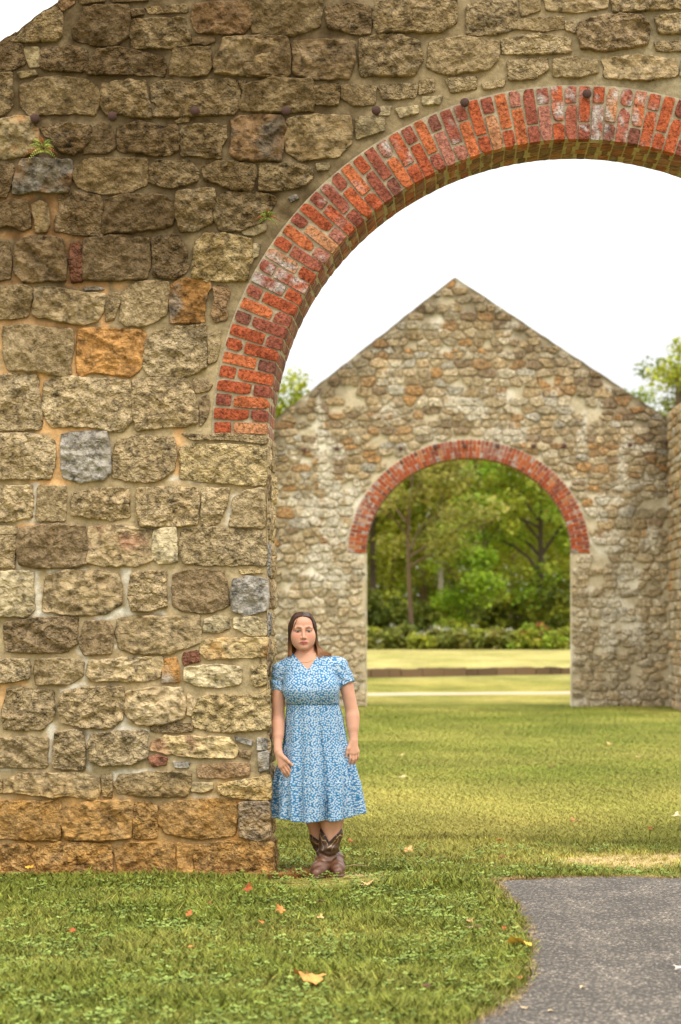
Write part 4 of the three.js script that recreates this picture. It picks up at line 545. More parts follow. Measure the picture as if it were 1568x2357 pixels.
function tree({ x, D, h, trunk, lean = 0, bend = 0, forkAt = 0.45, limbs = 9, crown0 = 0.3, width = 3, clumps = 70, per = 90, clumpR = 0.85, leaf = 0.2, tone, bark = C(118, 98, 74), seed, label, name = 'tree', gaps = 0.25 }) {
  const z = DIST - D, y0 = groundY(x, z), g = group(name, x, y0 - 0.1, z), R = RNG(seed), parts = [], ends = [];
  const axis = (t) => new THREE.Vector3(lean * h * t + bend * Math.sin(t * 5 + seed) * 0.5 * t, h * t, 0.2 * Math.sin(t * 4 + seed * 2) * t);
  const n = 12, pts = [], rad = []; for (let i = 0; i <= n; i++) { const t = i / n * 0.92; pts.push(axis(t)); rad.push(trunk * (1 - 0.82 * i / n) + (i === 0 ? trunk * 0.35 : 0)); }
  parts.push(tube(pts, rad, 9));
  for (let i = 0; i < limbs; i++) {
    const t = forkAt + (0.86 - forkAt) * (i + R() * 0.6) / limbs, a = R() * 6.283, s = axis(t), len = width * (0.75 + R() * 0.5) * (1.1 - 0.55 * t), up = 0.35 + R() * 0.7, p = [], r = [], r0 = trunk * (1 - 0.85 * t) * 0.62;
    for (let k = 0; k <= 5; k++) { const q = k / 5; p.push(new THREE.Vector3(s.x + Math.cos(a) * len * q + 0.12 * Math.sin(q * 6 + i), s.y + len * up * Math.pow(q, 0.8) + 0.1 * Math.sin(q * 5 + i * 2), s.z + Math.sin(a) * len * q)); r.push(r0 * (1 - 0.85 * q) + 0.008); }
    parts.push(tube(p, r, 6)); for (const q of [2, 3, 4, 5]) ends.push(p[q]);
    for (let b = 0; b < 3; b++) { const o = p[2 + b], aa = a + (R() - 0.5) * 2.6, l2 = len * (0.3 + R() * 0.3), pp = [], rr = []; for (let k = 0; k <= 3; k++) { const q = k / 3; pp.push(new THREE.Vector3(o.x + Math.cos(aa) * l2 * q, o.y + l2 * (0.2 + R() * 0.1) * q, o.z + Math.sin(aa) * l2 * q)); rr.push(r0 * 0.35 * (1 - 0.8 * q) + 0.006); } parts.push(tube(pp, rr, 5)); ends.push(pp[2], pp[3]); }
  }
  const tg = mergeGeometries(parts); setColor(tg, (a, b, c) => { const k = 1 + 0.5 * fbm(a * 6, b * 1.5, c * 6, 3); return bark.map((v) => v * k); }); mesh('trunk', tg, barkMat, g);
  const cs = []; let guard = 0; while (cs.length < clumps && guard++ < clumps * 8) {
    let p; if (R() < 0.55 && ends.length) { const e = ends[Math.floor(R() * ends.length)]; p = [e.x + (R() - 0.5) * 0.8, e.y + (R() - 0.4) * 0.7, e.z + (R() - 0.5) * 0.8]; } else { const t = crown0 + (1 - crown0) * Math.pow(R(), 0.85), q = axis(t), tt = (t - crown0) / (1 - crown0), w = width * Math.sqrt(Math.max(0.05, 1 - Math.pow(tt * 1.02, 2.4))) * (0.55 + 0.45 * Math.min(1, tt * 4)), a = R() * 6.283, r = Math.sqrt(R()) * w; p = [q.x + Math.cos(a) * r, q.y, q.z + Math.sin(a) * r]; }
    if (p[1] < h * crown0 * 0.8 || p[1] > h * 1.04) continue; if (fbm(p[0] * 0.55 + seed, p[1] * 0.55, p[2] * 0.55, 2) < -gaps) continue; cs.push([...p, 0.6 + R() * 0.7]);
  }
  mesh('crown', leaves(cs, per, clumpR, leaf, tone, seed * 3 + 1), treeLeafMat, g);
  tag(g, label, 'tree', 'trees beyond the far arch'); return g;
}
const tx = (px, D) => (px - 1040) / FOCAL * D;
tree({ x: tx(948, 95), D: 95, h: 9.5, trunk: 0.13, lean: -0.012, bend: 0.5, forkAt: 0.36, limbs: 11, crown0: 0.42, width: 2.9, clumps: 62, per: 80, leaf: 0.17, tone: LEAF.olive, bark: C(120, 98, 74), seed: 3, gaps: 0.12, label: 'slender pale trunked tree with olive leaves, nearest tree seen inside the far arch' });
tree({ x: tx(858, 104), D: 104, h: 13, trunk: 0.2, forkAt: 0.4, limbs: 9, crown0: 0.3, width: 3.4, clumps: 85, tone: LEAF.mid, bark: C(84, 70, 54), seed: 5, label: 'dark straight trunked tree at the inner edge of the far arch opening' });
tree({ x: tx(1112, 107), D: 107, h: 14, trunk: 0.27, lean: -0.01, bend: 0.9, forkAt: 0.34, limbs: 10, crown0: 0.4, width: 4, clumps: 95, tone: LEAF.olive.concat(LEAF.mid), bark: C(104, 84, 62), seed: 7, gaps: 0.15, label: 'forked dark brown trunked tree rising in the middle of the far arch' });
tree({ x: tx(1015, 112), D: 112, h: 12, trunk: 0.16, forkAt: 0.55, limbs: 7, crown0: 0.5, width: 3.2, clumps: 80, tone: LEAF.mid, bark: C(190, 182, 164), seed: 9, label: 'thin whitish trunked tree between the olive tree and the forked tree' });
tree({ x: tx(1245, 100), D: 100, h: 10.5, trunk: 0.2, forkAt: 0.3, limbs: 11, crown0: 0.2, width: 3.4, clumps: 120, tone: LEAF.bright.concat(LEAF.mid), bark: C(82, 70, 54), seed: 11, label: 'bright green leafy tree at the side of the far arch by the right pier' });
tree({ x: tx(1075, 97), D: 97, h: 4.6, trunk: 0.09, forkAt: 0.3, limbs: 7, crown0: 0.18, width: 1.6, clumps: 42, clumpR: 0.6, leaf: 0.16, tone: LEAF.bright, seed: 13, label: 'small bright yellow green sapling low in the middle of the far arch' });
tree({ x: tx(905, 108), D: 108, h: 9, trunk: 0.14, forkAt: 0.35, limbs: 8, crown0: 0.22, width: 2.8, clumps: 75, tone: LEAF.yellow.concat(LEAF.mid), seed: 15, label: 'yellowish leaved tree high behind the slender olive tree' });
tree({ x: tx(1180, 114), D: 114, h: 13.5, trunk: 0.22, forkAt: 0.4, limbs: 9, crown0: 0.2, width: 4, clumps: 110, tone: LEAF.mid, seed: 17, label: 'tall mid green tree behind the forked tree and the bright green tree' });
tree({ x: tx(975, 118), D: 118, h: 14, trunk: 0.24, forkAt: 0.4, limbs: 9, crown0: 0.2, width: 4.2, clumps: 110, tone: LEAF.mid.concat(LEAF.olive), seed: 19, label: 'tall mid green tree behind the whitish trunk' });
tree({ x: tx(672, 100), D: 100, h: 12.4, trunk: 0.2, forkAt: 0.4, limbs: 11, crown0: 0.6, width: 2.2, clumps: 30, tone: LEAF.mid.concat(LEAF.yellow), seed: 21, gaps: 0.1, label: 'airy green treetop showing beyond the sloping left edge of the far gable' });
tree({ x: tx(1560, 92), D: 92, h: 13.0, trunk: 0.3, forkAt: 0.35, limbs: 13, crown0: 0.35, width: 3.2, clumps: 70, tone: LEAF.mid.concat(LEAF.dark), seed: 23, gaps: 0.12, label: 'tall green tree above the side wall at the right edge of the picture' });
tree({ x: tx(1478, 110), D: 110, h: 12.6, trunk: 0.2, forkAt: 0.4, limbs: 9, crown0: 0.45, width: 2.2, clumps: 34, tone: LEAF.yellow, seed: 25, gaps: 0.08, label: 'thin yellow green treetop just clearing the right slope of the far gable' });
tree({ x: tx(770, 106), D: 106, h: 11, trunk: 0.22, forkAt: 0.4, limbs: 9, crown0: 0.25, width: 3.6, clumps: 95, tone: LEAF.mid, seed: 27, label: 'green tree standing behind the left pier of the far arch' });
tree({ x: tx(1370, 108), D: 108, h: 12, trunk: 0.24, forkAt: 0.4, limbs: 9, crown0: 0.25, width: 3.8, clumps: 100, tone: LEAF.mid.concat(LEAF.dark), seed: 29, label: 'green tree standing behind the right pier of the far arch' });
{ // dense wood behind: one mass of trunks-and-leaves too deep to tell apart
  const R = RNG(616), cs = []; for (let i = 0; i < 1500; i++) { const D = 118 + R() * 24, x = -26 + R() * 56, y = groundY(x, DIST - D) + Math.pow(R(), 0.85) * 12.5 * (0.85 + 0.3 * noise(x * 0.3, 1, 1)); if (fbm(x * 0.3, y * 0.35, 4, 2) < -0.22 && y > 6) continue; cs.push([x, y, DIST - D, 0.7 + R() * 0.8, y < 4.5 ? 3 + Math.floor(R() * 3) : Math.floor(R() * 3)]); }
  stuff(mesh('forest', leaves(cs, 70, 1.35, 0.34, LEAF.mid.concat(LEAF.dark), 99), treeLeafMat), 'dense dark wood closing the view behind the separate trees', 'forest');
}
function shrub(x, D, w, h, tone, seed, label, { n = 26, per = 70, leaf = 0.13, bloom = 0, rusty = 0 } = {}) {
  const z = DIST - D, y0 = groundY(x, z), g = group('shrub', x, y0 - 0.03, z), R = RNG(seed), cs = [], st = [];
  for (let i = 0; i < n; i++) { const a = R() * 6.283, r = Math.sqrt(R()), t = R(); cs.push([Math.cos(a) * r * w / 2 * (1 - 0.45 * t), 0.12 + t * h * (1 - 0.3 * r), Math.sin(a) * r * w / 3, 0.6 + R() * 0.6]); if (i % 3 === 0) st.push(tube([new THREE.Vector3(cs[i][0] * 0.3, 0, cs[i][2] * 0.3), new THREE.Vector3(cs[i][0] * 0.7, cs[i][1] * 0.6, cs[i][2] * 0.7), new THREE.Vector3(cs[i][0], cs[i][1], cs[i][2])], [0.02, 0.012, 0.006], 5)); }
  const sg = mergeGeometries(st); setColor(sg, () => C(96, 80, 56)); mesh('stem', sg, barkMat, g);
  mesh('foliage', leaves(cs, per, 0.32 * Math.min(1.6, 0.6 + h * 0.45), leaf, tone, seed + 4), treeLeafMat, g);
  if (bloom) { const b = cs.filter(() => R() < bloom).map((c) => [c[0], c[1] + 0.18, c[2] + 0.1, 0.55]); if (b.length) mesh('blossom', leaves(b, 40, 0.3, 0.08, [C(226, 222, 204), C(206, 204, 178)], seed + 8), treeLeafMat, g); }
  if (rusty) { const b = cs.filter(() => R() < rusty).map((c) => [c[0] * 0.8, c[1] + 0.05, c[2] + 0.15, 0.6]); mesh('dead_leaves', leaves(b, 40, 0.35, 0.13, [C(168, 92, 54), C(150, 96, 60)], seed + 9), treeLeafMat, g); }
  tag(g, label, 'shrub', 'shrubs along the wood edge'); return g;
}
{
  const R = RNG(55), where = ['left pier', 'whitish trunk', 'slender olive tree', 'sapling', 'forked tree', 'right pier'];
  // pale flowering undergrowth right at the edge of the lawn
  [[806, 93, 1.6, 0.8], [852, 94, 1.5, 0.85], [893, 93.4, 1.5, 0.8], [930, 94.2, 1.4, 0.9], [972, 93.2, 1.6, 0.75], [1012, 93.8, 1.5, 0.85], [1052, 93.1, 1.5, 0.8], [1094, 93.9, 1.5, 0.95], [1136, 93.3, 1.5, 0.85], [1176, 94, 1.5, 0.9], [1300, 93.6, 1.5, 0.8], [1345, 93.4, 1.6, 0.8]].forEach(([px, D, w, h], i) => shrub(tx(px, D), D, w, h * (0.85 + R() * 0.4), i % 3 === 1 ? LEAF.mid : LEAF.olive.concat(LEAF.dark), 300 + i, ['pale flowered weeds behind the near edge of the far left pier', 'flowering weeds beside the inner edge of the far left pier', 'white flowered weeds just left of the slender olive tree', 'weeds at the foot of the slender olive tree', 'low weeds just right of the slender olive tree', 'weeds below the whitish trunk', 'flowered weeds below the left side of the sapling', 'taller white flowered weeds under the sapling', 'white flowered weeds under the forked tree', 'flowered weeds left of the rust coloured mound', 'weeds right of the rust coloured mound beside the far right pier', 'weeds hidden partly by the far right pier'][i], { bloom: i % 4 === 0 ? 0.08 : 0.2 }));
  shrub(tx(1240, 93), 93, 2.6, 1.15, LEAF.mid.concat(LEAF.bright), 340, 'mound of vine with rust coloured dead leaves near the right pier of the far arch', { n: 44, rusty: 0.3 });
  shrub(tx(1035, 95.5), 95.5, 2.2, 1.35, LEAF.bright.concat(LEAF.yellow), 341, 'yellow green bush with a few red leaves left of the sapling', { n: 40, rusty: 0.1 });
  // dark understorey
  [[845, 99, 3, 2.6], [905, 101, 3.2, 2.4], [960, 103, 3.2, 2.2], [1020, 102, 3, 2.1], [1100, 103, 3.4, 2.2], [1165, 101, 3.2, 2.8], [1225, 103, 3, 2.4], [1290, 99, 3, 2.9], [1350, 101, 3, 2.6], [790, 101, 3, 2.6]].forEach(([px, D, w, h], i) => shrub(tx(px, D), D, w, h, LEAF.dark.concat(i % 2 ? LEAF.mid : LEAF.dark), 360 + i, ['dark understorey bush at the left edge of the far arch', 'dark bush left of the slender olive trunk', 'dark bush just right of the slender olive trunk', 'dark bush under the whitish trunk', 'dark bush behind the sapling', 'dark bush right of the forked trunk', 'dark bush above the rust coloured mound', 'dark bush touching the far right pier', 'dark bush hidden behind the far right pier', 'dark bush hidden behind the far left pier'][i], { n: 46, per: 80, leaf: 0.17 }));
}
// ---------------------------------------------------------------- fallen leaves and ferns
const dryLeafMat = new THREE.MeshStandardMaterial({ vertexColors: true, roughness: 0.8, side: THREE.DoubleSide });
function fallenLeaf(px, py, size, rgb, label, { tilt = 0.25, curl = 1, lift = 0.02, turn } = {}) {
  const [x, z] = onGround(px, py), seed = Math.round(px * 3 + py), R = RNG(seed), D = DIST - z, S = size / FOCAL * D / 2; // half width in metres
  const pos = [0, 0, 0], col = [], idx = [], base = C(...rgb), lobes = 5; col.push(...base.map((v) => v * 0.8));
  const n = 40, rings = 3;
  for (let r = 1; r <= rings; r++) for (let k = 0; k < n; k++) { const a = k / n * 6.28318, lob = Math.pow(Math.abs(Math.cos(a * lobes / 2 + 0.2)), 0.8), tooth = 0.08 * Math.sin(a * 15), rad = S * (0.42 + 0.62 * lob + tooth) * (Math.abs(a - Math.PI * 1.5) < 0.3 ? 0.6 : 1) * r / rings, xx = Math.cos(a) * rad, zz = Math.sin(a) * rad * 0.9; const cu = curl * (0.35 * (xx * xx) / S - 0.3 * zz * zz / S + 0.12 * S * Math.sin(a * 3 + seed) * r / rings); pos.push(xx, cu, zz); const v = 0.75 + 0.5 * R(); col.push(base[0] * v, base[1] * v * (0.9 + 0.2 * R()), base[2] * v); }
  for (let k = 0; k < n; k++) { idx.push(0, 1 + (k + 1) % n, 1 + k); for (let r = 0; r < rings - 1; r++) { const a = 1 + r * n + k, b = 1 + r * n + (k + 1) % n; idx.push(a, b, a + n, b, b + n, a + n); } }
  const blade = geoFrom(pos, idx, { col }), st = tube([new THREE.Vector3(0, 0, 0), new THREE.Vector3(0.1 * S, 0.05 * S, -S * 0.7), new THREE.Vector3(0.3 * S, 0.1 * S, -S * 1.35)], [0.0022, 0.0018, 0.0012], 5); setColor(st, () => base.map((v) => v * 0.6)); blade.deleteAttribute('normal'); st.deleteAttribute('uv'); blade.computeVertexNormals();
  const m = mesh(numbered('fallen_leaf'), mergeGeometries([blade, st]), dryLeafMat); m.position.set(x, groundY(x, z) + lift + (z > 0 && lift > 0.025 ? 0.014 : 0), z); m.rotation.set((R() - 0.3) * tilt * 2.4, turn ?? R() * 6.28, (R() - 0.5) * tilt * 2); return tag(m, label, 'leaf', 'fallen leaves');
}
const OR = [214, 138, 70], TAN = [214, 172, 112], RUST = [176, 84, 40], DARK = [96, 58, 36], YEL = [226, 176, 60], PALE = [222, 196, 150];
fallenLeaf(712, 2280, 78, [222, 150, 76], 'largest orange tan maple leaf on the near lawn at the bottom', { lift: 0.05, turn: 0.4 });
fallenLeaf(1195, 2194, 64, [236, 186, 70], 'large yellow orange leaf at the edge of the asphalt path', { lift: 0.04, turn: 1.2 });
fallenLeaf(846, 2052, 32, TAN, 'tan leaf on the grass in front of the boots', { lift: 0.035 });
fallenLeaf(646, 2116, 24, OR, 'orange leaf on the lawn below the wall corner', { lift: 0.045, tilt: 0.5 });
fallenLeaf(603, 2143, 18, [210, 120, 60], 'small orange leaf just below the orange leaf by the wall corner', { lift: 0.04 });
fallenLeaf(737, 2132, 20, TAN, 'small tan leaf on the lawn in front of the boots, below the dark curled leaf', { lift: 0.04 });
fallenLeaf(737, 2095, 20, DARK, 'dark brown curled leaf on the lawn in front of the boots', { lift: 0.04, tilt: 0.6 });
fallenLeaf(571, 2066, 24, RUST, 'upright rust coloured leaf before the foot of the wall', { lift: 0.045, tilt: 0.7 });
fallenLeaf(481, 2098, 14, [150, 80, 46], 'small brown leaf lying between the two rust leaves before the wall', { lift: 0.04 });
fallenLeaf(434, 2126, 22, [190, 104, 50], 'curled rust leaf in the middle of the left lawn', { lift: 0.045, tilt: 0.5 });
fallenLeaf(163, 2168, 24, RUST, 'rust leaf farthest left on the near lawn', { lift: 0.045, tilt: 0.6 });
fallenLeaf(440, 2204, 15, OR, 'tiny orange leaf below the curled rust leaf', { lift: 0.04 });
fallenLeaf(1094, 2158, 32, PALE, 'pale tan leaf on the grass near the path edge', { lift: 0.045 });
fallenLeaf(1082, 2140, 18, [206, 150, 110], 'pinkish small leaf just above the pale leaf near the path', { lift: 0.04 });
fallenLeaf(1150, 2088, 18, DARK, 'dark leaf at the upper corner of the asphalt path', { lift: 0.035 });
fallenLeaf(1161, 2153, 14, RUST, 'small red brown leaf at the path edge above the yellow leaf', { lift: 0.03 });
fallenLeaf(1000, 2048, 16, YEL, 'small yellow leaf in the grass between boots and path', { lift: 0.04 });
fallenLeaf(980, 2046, 14, [170, 110, 60], 'small brown leaf beside the small yellow leaf', { lift: 0.04 });
fallenLeaf(908, 2274, 34, [206, 140, 86], 'orange brown leaf half sunk in the bottom lawn', { lift: 0.02 });
fallenLeaf(985, 2290, 26, [110, 70, 50], 'dark curled leaf near the bottom, right of the half sunk leaf', { lift: 0.03 });
fallenLeaf(1192, 2272, 22, [196, 118, 70], 'rust leaf at the path edge below the yellow leaf', { lift: 0.03 });
fallenLeaf(937, 1969, 34, [218, 170, 104], 'tan orange leaf on the lawn right behind the boots', { lift: 0.035, turn: 0.8 });
fallenLeaf(812, 1946, 22, [196, 88, 40], 'rust red leaf on the lawn beside the boot tops', { lift: 0.035 });
fallenLeaf(1151, 1944, 18, RUST, 'rust leaf on the dry lawn behind the path end', { lift: 0.03 });
fallenLeaf(1155, 1981, 16, [140, 80, 50], 'brown leaf on the dry patch just behind the path corner', { lift: 0.03 });
fallenLeaf(1325, 1896, 26, [196, 120, 80], 'reddish leaf lying in the middle of the right lawn', { lift: 0.03 });
fallenLeaf(1556, 1886, 30, PALE, 'pale leaf at the right edge of the picture on the lawn', { lift: 0.03 });
fallenLeaf(1498, 1914, 12, RUST, 'tiny rust leaf below the pale leaf at the right edge', { lift: 0.03 });
fallenLeaf(924, 1794, 20, PALE, 'pale leaf on the lawn right of the skirt', { lift: 0.03 });
fallenLeaf(920, 1742, 20, [216, 180, 130], 'tan leaf on the lawn right of the hanging hand', { lift: 0.03 });
fallenLeaf(1405, 1716, 18, TAN, 'tan leaf on the lawn before the far right pier', { lift: 0.03 });
fallenLeaf(1360, 1690, 16, [150, 100, 60], 'brown leaf on the lawn left of the tan leaf before the far pier', { lift: 0.03 });
fallenLeaf(1270, 1768, 14, [140, 84, 50], 'small brown leaf alone in the middle of the inner lawn', { lift: 0.03 });
fallenLeaf(1470, 1746, 16, [206, 170, 110], 'small tan leaf on the inner lawn near the right edge', { lift: 0.03 });
fallenLeaf(1562, 2247, 24, [232, 222, 204], 'white leaf on the asphalt at the right edge', { lift: 0.03 });
fallenLeaf(1340, 2283, 14, PALE, 'small pale leaf lying on the asphalt path', { lift: 0.024, tilt: 0.1 });
fallenLeaf(1266, 2338, 14, PALE, 'small pale leaf on the asphalt at the bottom', { lift: 0.024, tilt: 0.1 });
fallenLeaf(1208, 2331, 20, [206, 180, 140], 'flat pale leaf on the asphalt nearest the lower grass edge', { lift: 0.024, tilt: 0.1 });
{ // two leaves caught against the foot of the wall
  fallenLeaf(92, 2016, 26, OR, 'orange leaf propped against the foot of the wall on the left', { lift: 0.075, tilt: 0.8 });
  fallenLeaf(70, 2020, 22, YEL, 'yellow leaf beside the orange leaf at the foot of the wall', { lift: 0.06, tilt: 0.6 });
  fallenLeaf(8, 2016, 22, [200, 110, 60], 'rust leaf at the foot of the wall at the left edge', { lift: 0.06 });
}
function fern(px, py, s, seed, label) {
  const g = group('fern', nearX(px), nearY(py), 0.02), R = RNG(seed);
  for (let f = 0; f < 9; f++) {
    const a = -0.5 + f / 8 * 4.1 + (R() - 0.5) * 0.3, L = s * (0.6 + R() * 0.5), dead = f % 3 === 1, pos = [], idx = [], col = [], base = dead ? C(168, 104, 52) : mix3(C(120, 142, 52), C(168, 176, 76), R());
    const at = (t) => [Math.cos(a) * L * t, Math.sin(a) * L * t - 0.45 * L * t * t, 0.05 * s / 0.12 * Math.sin(t * 2.4) + 0.01];
    for (let k = 1; k <= 9; k++) for (const side of [-1, 1]) { const t = k / 9.5, p = at(t), w = s * 0.2 * (1 - t * 0.75), o = pos.length / 3, dx = -Math.sin(a) * side, dy = Math.cos(a) * side; pos.push(p[0], p[1], p[2], p[0] + dx * w * 0.6 + Math.cos(a) * w * 0.45, p[1] + dy * w * 0.6 + Math.sin(a) * w * 0.45, p[2] + 0.004, p[0] + dx * w, p[1] + dy * w, p[2] - 0.004, p[0] + dx * w * 0.5 - Math.cos(a) * w * 0.25, p[1] + dy * w * 0.5 - Math.sin(a) * w * 0.25, p[2] + 0.002); const v = 0.7 + R() * 0.6; for (let q = 0; q < 4; q++) col.push(base[0] * v, base[1] * v, base[2] * v); idx.push(o, o + 1, o + 2, o, o + 2, o + 3); }
    const st = tube([0, 0.35, 0.7, 1].map((t) => new THREE.Vector3(...at(t))), [0.002, 0.0016, 0.0012, 0.0008], 4); setColor(st, () => C(110, 76, 44)); st.deleteAttribute('uv'); const lg = geoFrom(pos, idx, { col });
    mesh('frond', mergeGeometries([lg, st]), dryLeafMat, g);
  }
  tag(g, label, 'fern');
}
fern(104, 345, 0.12, 4, 'small green and brown fern growing from the wall under the leftmost iron bolt');
fern(618, 500, 0.085, 9, 'tiny fern growing from the wall joint beside the brick ring');
{ // dry twig lying by the boots
  const [x, z] = onGround(815, 2002), t = tube([new THREE.Vector3(-0.06, 0.01, 0), new THREE.Vector3(0, 0.022, 0.01), new THREE.Vector3(0.09, 0.014, 0)], [0.003, 0.0035, 0.002], 6); setColor(t, () => C(196, 164, 116)); const m = mesh('twig', t, dryLeafMat); m.position.set(x, groundY(x, z) + 0.01, z); tag(m, 'thin pale twig on the bare soil beside the boots', 'twig');
}
// ---------------------------------------------------------------- the woman leaning on the jamb
function surfaceNet(sdf, lo, hi, cell) {
  const nx = Math.ceil((hi[0] - lo[0]) / cell) + 1, ny = Math.ceil((hi[1] - lo[1]) / cell) + 1, nz = Math.ceil((hi[2] - lo[2]) / cell) + 1, F = new Float32Array(nx * ny * nz);
  for (let k = 0, q = 0; k < nz; k++) for (let j = 0; j < ny; j++) for (let i = 0; i < nx; i++) F[q++] = sdf(lo[0] + i * cell, lo[1] + j * cell, lo[2] + k * cell);
  const id = new Int32Array(nx * ny * nz).fill(-1), pos = [], idx = [], at = (i, j, k) => (k * ny + j) * nx + i;
  const E = [[0, 1], [0, 2], [0, 4], [1, 3], [1, 5], [2, 3], [2, 6], [3, 7], [4, 5], [4, 6], [5, 7], [6, 7]], v = new Float32Array(8);
  for (let k = 0; k < nz - 1; k++) for (let j = 0; j < ny - 1; j++) for (let i = 0; i < nx - 1; i++) {
    let m = 0; for (let c = 0; c < 8; c++) { v[c] = F[at(i + (c & 1), j + ((c >> 1) & 1), k + (c >> 2))]; if (v[c] < 0) m |= 1 << c; } if (m === 0 || m === 255) continue;
    let x = 0, y = 0, z = 0, n = 0; for (const [a, b] of E) { if ((v[a] < 0) === (v[b] < 0)) continue; const t = v[a] / (v[a] - v[b]); x += lerp(a & 1, b & 1, t); y += lerp((a >> 1) & 1, (b >> 1) & 1, t); z += lerp(a >> 2, b >> 2, t); n++; }
    id[at(i, j, k)] = pos.length / 3; pos.push(lo[0] + (i + x / n) * cell, lo[1] + (j + y / n) * cell, lo[2] + (k + z / n) * cell);
  }
  const quad = (a, b, c, d, flip) => { if (a < 0 || b < 0 || c < 0 || d < 0) return; if (flip) idx.push(a, b, c, a, c, d); else idx.push(a, c, b, a, d, c); };
  for (let k = 1; k < nz - 1; k++) for (let j = 1; j < ny - 1; j++) for (let i = 1; i < nx - 1; i++) {
    const s = F[at(i, j, k)] < 0;
    if (s !== F[at(i + 1, j, k)] < 0) quad(id[at(i, j - 1, k - 1)], id[at(i, j, k - 1)], id[at(i, j, k)], id[at(i, j - 1, k)], s);
    if (s !== F[at(i, j + 1, k)] < 0) quad(id[at(i - 1, j, k - 1)], id[at(i - 1, j, k)], id[at(i, j, k)], id[at(i, j, k - 1)], s);
    if (s !== F[at(i, j, k + 1)] < 0) quad(id[at(i - 1, j - 1, k)], id[at(i, j - 1, k)], id[at(i, j, k)], id[at(i - 1, j, k)], s);
  }
  return { pos, idx };
}
const smin = (a, b, k) => { const h = Math.max(k - Math.abs(a - b), 0) / k; return Math.min(a, b) - h * h * k * 0.25; };
const smax = (a, b, k) => -smin(-a, -b, k);
function cap(x, y, z, A, B, ra, rb) { const dx = B[0] - A[0], dy = B[1] - A[1], dz = B[2] - A[2], t = clamp(((x - A[0]) * dx + (y - A[1]) * dy + (z - A[2]) * dz) / (dx * dx + dy * dy + dz * dz)); return Math.hypot(x - A[0] - dx * t, y - A[1] - dy * t, z - A[2] - dz * t) - lerp(ra, rb, t); }
const ell = (x, y, z, c, r) => { const a = (x - c[0]) / r[0], b = (y - c[1]) / r[1], d = (z - c[2]) / r[2], k0 = Math.hypot(a, b, d), k1 = Math.hypot(a / r[0], b / r[1], d / r[2]); return k1 ? k0 * (k0 - 1) / k1 : -Math.min(...r); };
const PZ = -0.12, PS = FOCAL / (DIST - PZ); // she stands in the opening, level with the wall face
const px = (x) => (x - 1040) / PS, py = (y) => EYE - (y - 1450) / PS, P3 = (x, y, z = 0) => [px(x), py(y), PZ + z];
const person = group('person', px(735), 0, PZ); const toLocal = (g) => g.translate(-px(735), 0, -PZ);

// torso profile: [sheet y, centre x, half width, half depth, centre z]
const TORSO = [[1500, 704, 26, 0.07, -0.03], [1514, 708, 44, 0.085, -0.025], [1528, 711, 57, 0.1, -0.02], [1545, 714, 61, 0.118, -0.01], [1565, 716, 63, 0.138, 0.002], [1588, 717, 64, 0.15, 0.01], [1604, 719, 62.5, 0.146, 0.006], [1619, 721, 61.5, 0.132, 0], [1650, 724.5, 67, 0.142, 0], [1709, 727.5, 75, 0.16, 0], [1760, 731, 88, 0.178, 0], [1797, 732, 95, 0.19, 0], [1840, 734, 97, 0.2, 0], [1900, 735, 100, 0.21, 0]].map(([y, x, w, d, z]) => [py(y), px(x), w / PS, d, z + PZ]);
function torsoAt(y) { let i = 0; if (y >= TORSO[0][0]) return TORSO[0]; while (i < TORSO.length - 2 && y < TORSO[i + 1][0]) i++; const a = TORSO[i], b = TORSO[i + 1], t = clamp((y - a[0]) / (b[0] - a[0])); return a.map((v, k) => lerp(v, b[k], t)); }
const SEAM0 = py(1619), SEAM1 = py(1708), SEAM2 = py(1795);
function skirtWave(th, y) { // folds: none on the bodice, gathers under each seam
  if (y > SEAM0) return 0; const t = (SEAM0 - y) / (SEAM0 - py(1885)), s2 = sstep(SEAM2 + 0.012, SEAM2 - 0.004, y), s1 = sstep(SEAM1 + 0.01, SEAM1 - 0.004, y), near0 = sstep(0.2, 0.0, SEAM0 - y), near2 = s2 * sstep(0.16, 0, SEAM2 - y), near1 = s1 * sstep(0.1, 0, SEAM1 - y);
  let w = (0.15 + 0.85 * t) * (0.11 * (0.6 - Math.abs(Math.sin(th * 4.5 + 0.6 + 0.3 * Math.sin(y * 6)))) * 1.5 + 0.07 * Math.sin(th * 13 + 2.1 + y * 2) + 0.05 * Math.sin(th * 21 + 1 + y)) * (0.7 + 0.5 * t);
  w += 0.02 * near0 * Math.sin(th * 46 + 3 * Math.sin(th * 5)) + 0.02 * near2 * Math.sin(th * 52 + 2 * Math.sin(th * 7)) + 0.014 * near1 * Math.sin(th * 40 + 2 * Math.sin(th * 6));
  w += 0.008 * s2 + 0.006 * s1 - 0.03 - 0.012 * Math.exp(-Math.pow((y - SEAM2 - 0.004) / 0.006, 2)) - 0.012 * Math.exp(-Math.pow((y - SEAM1 - 0.004) / 0.006, 2)) - 0.02 * Math.exp(-Math.pow((y - SEAM0 + 0.006) / 0.008, 2));
  const f = Math.abs(th - 0.23); w -= (0.09 + 0.05 * t) * Math.exp(-f * f / 0.0024) * sstep(0, 0.2, SEAM0 - y); w += 0.03 * Math.exp(-Math.pow((th - 0.10) / 0.09, 2)) * t; // the deep pleat
  return w;
}
const SL = { a: P3(646, 1544, -0.03), b: P3(640.5, 1590, -0.015), ra: 0.057, rb: 0.05 }, SR = { a: P3(780, 1535, -0.03), b: P3(801, 1575, -0.01), ra: 0.06, rb: 0.054 };
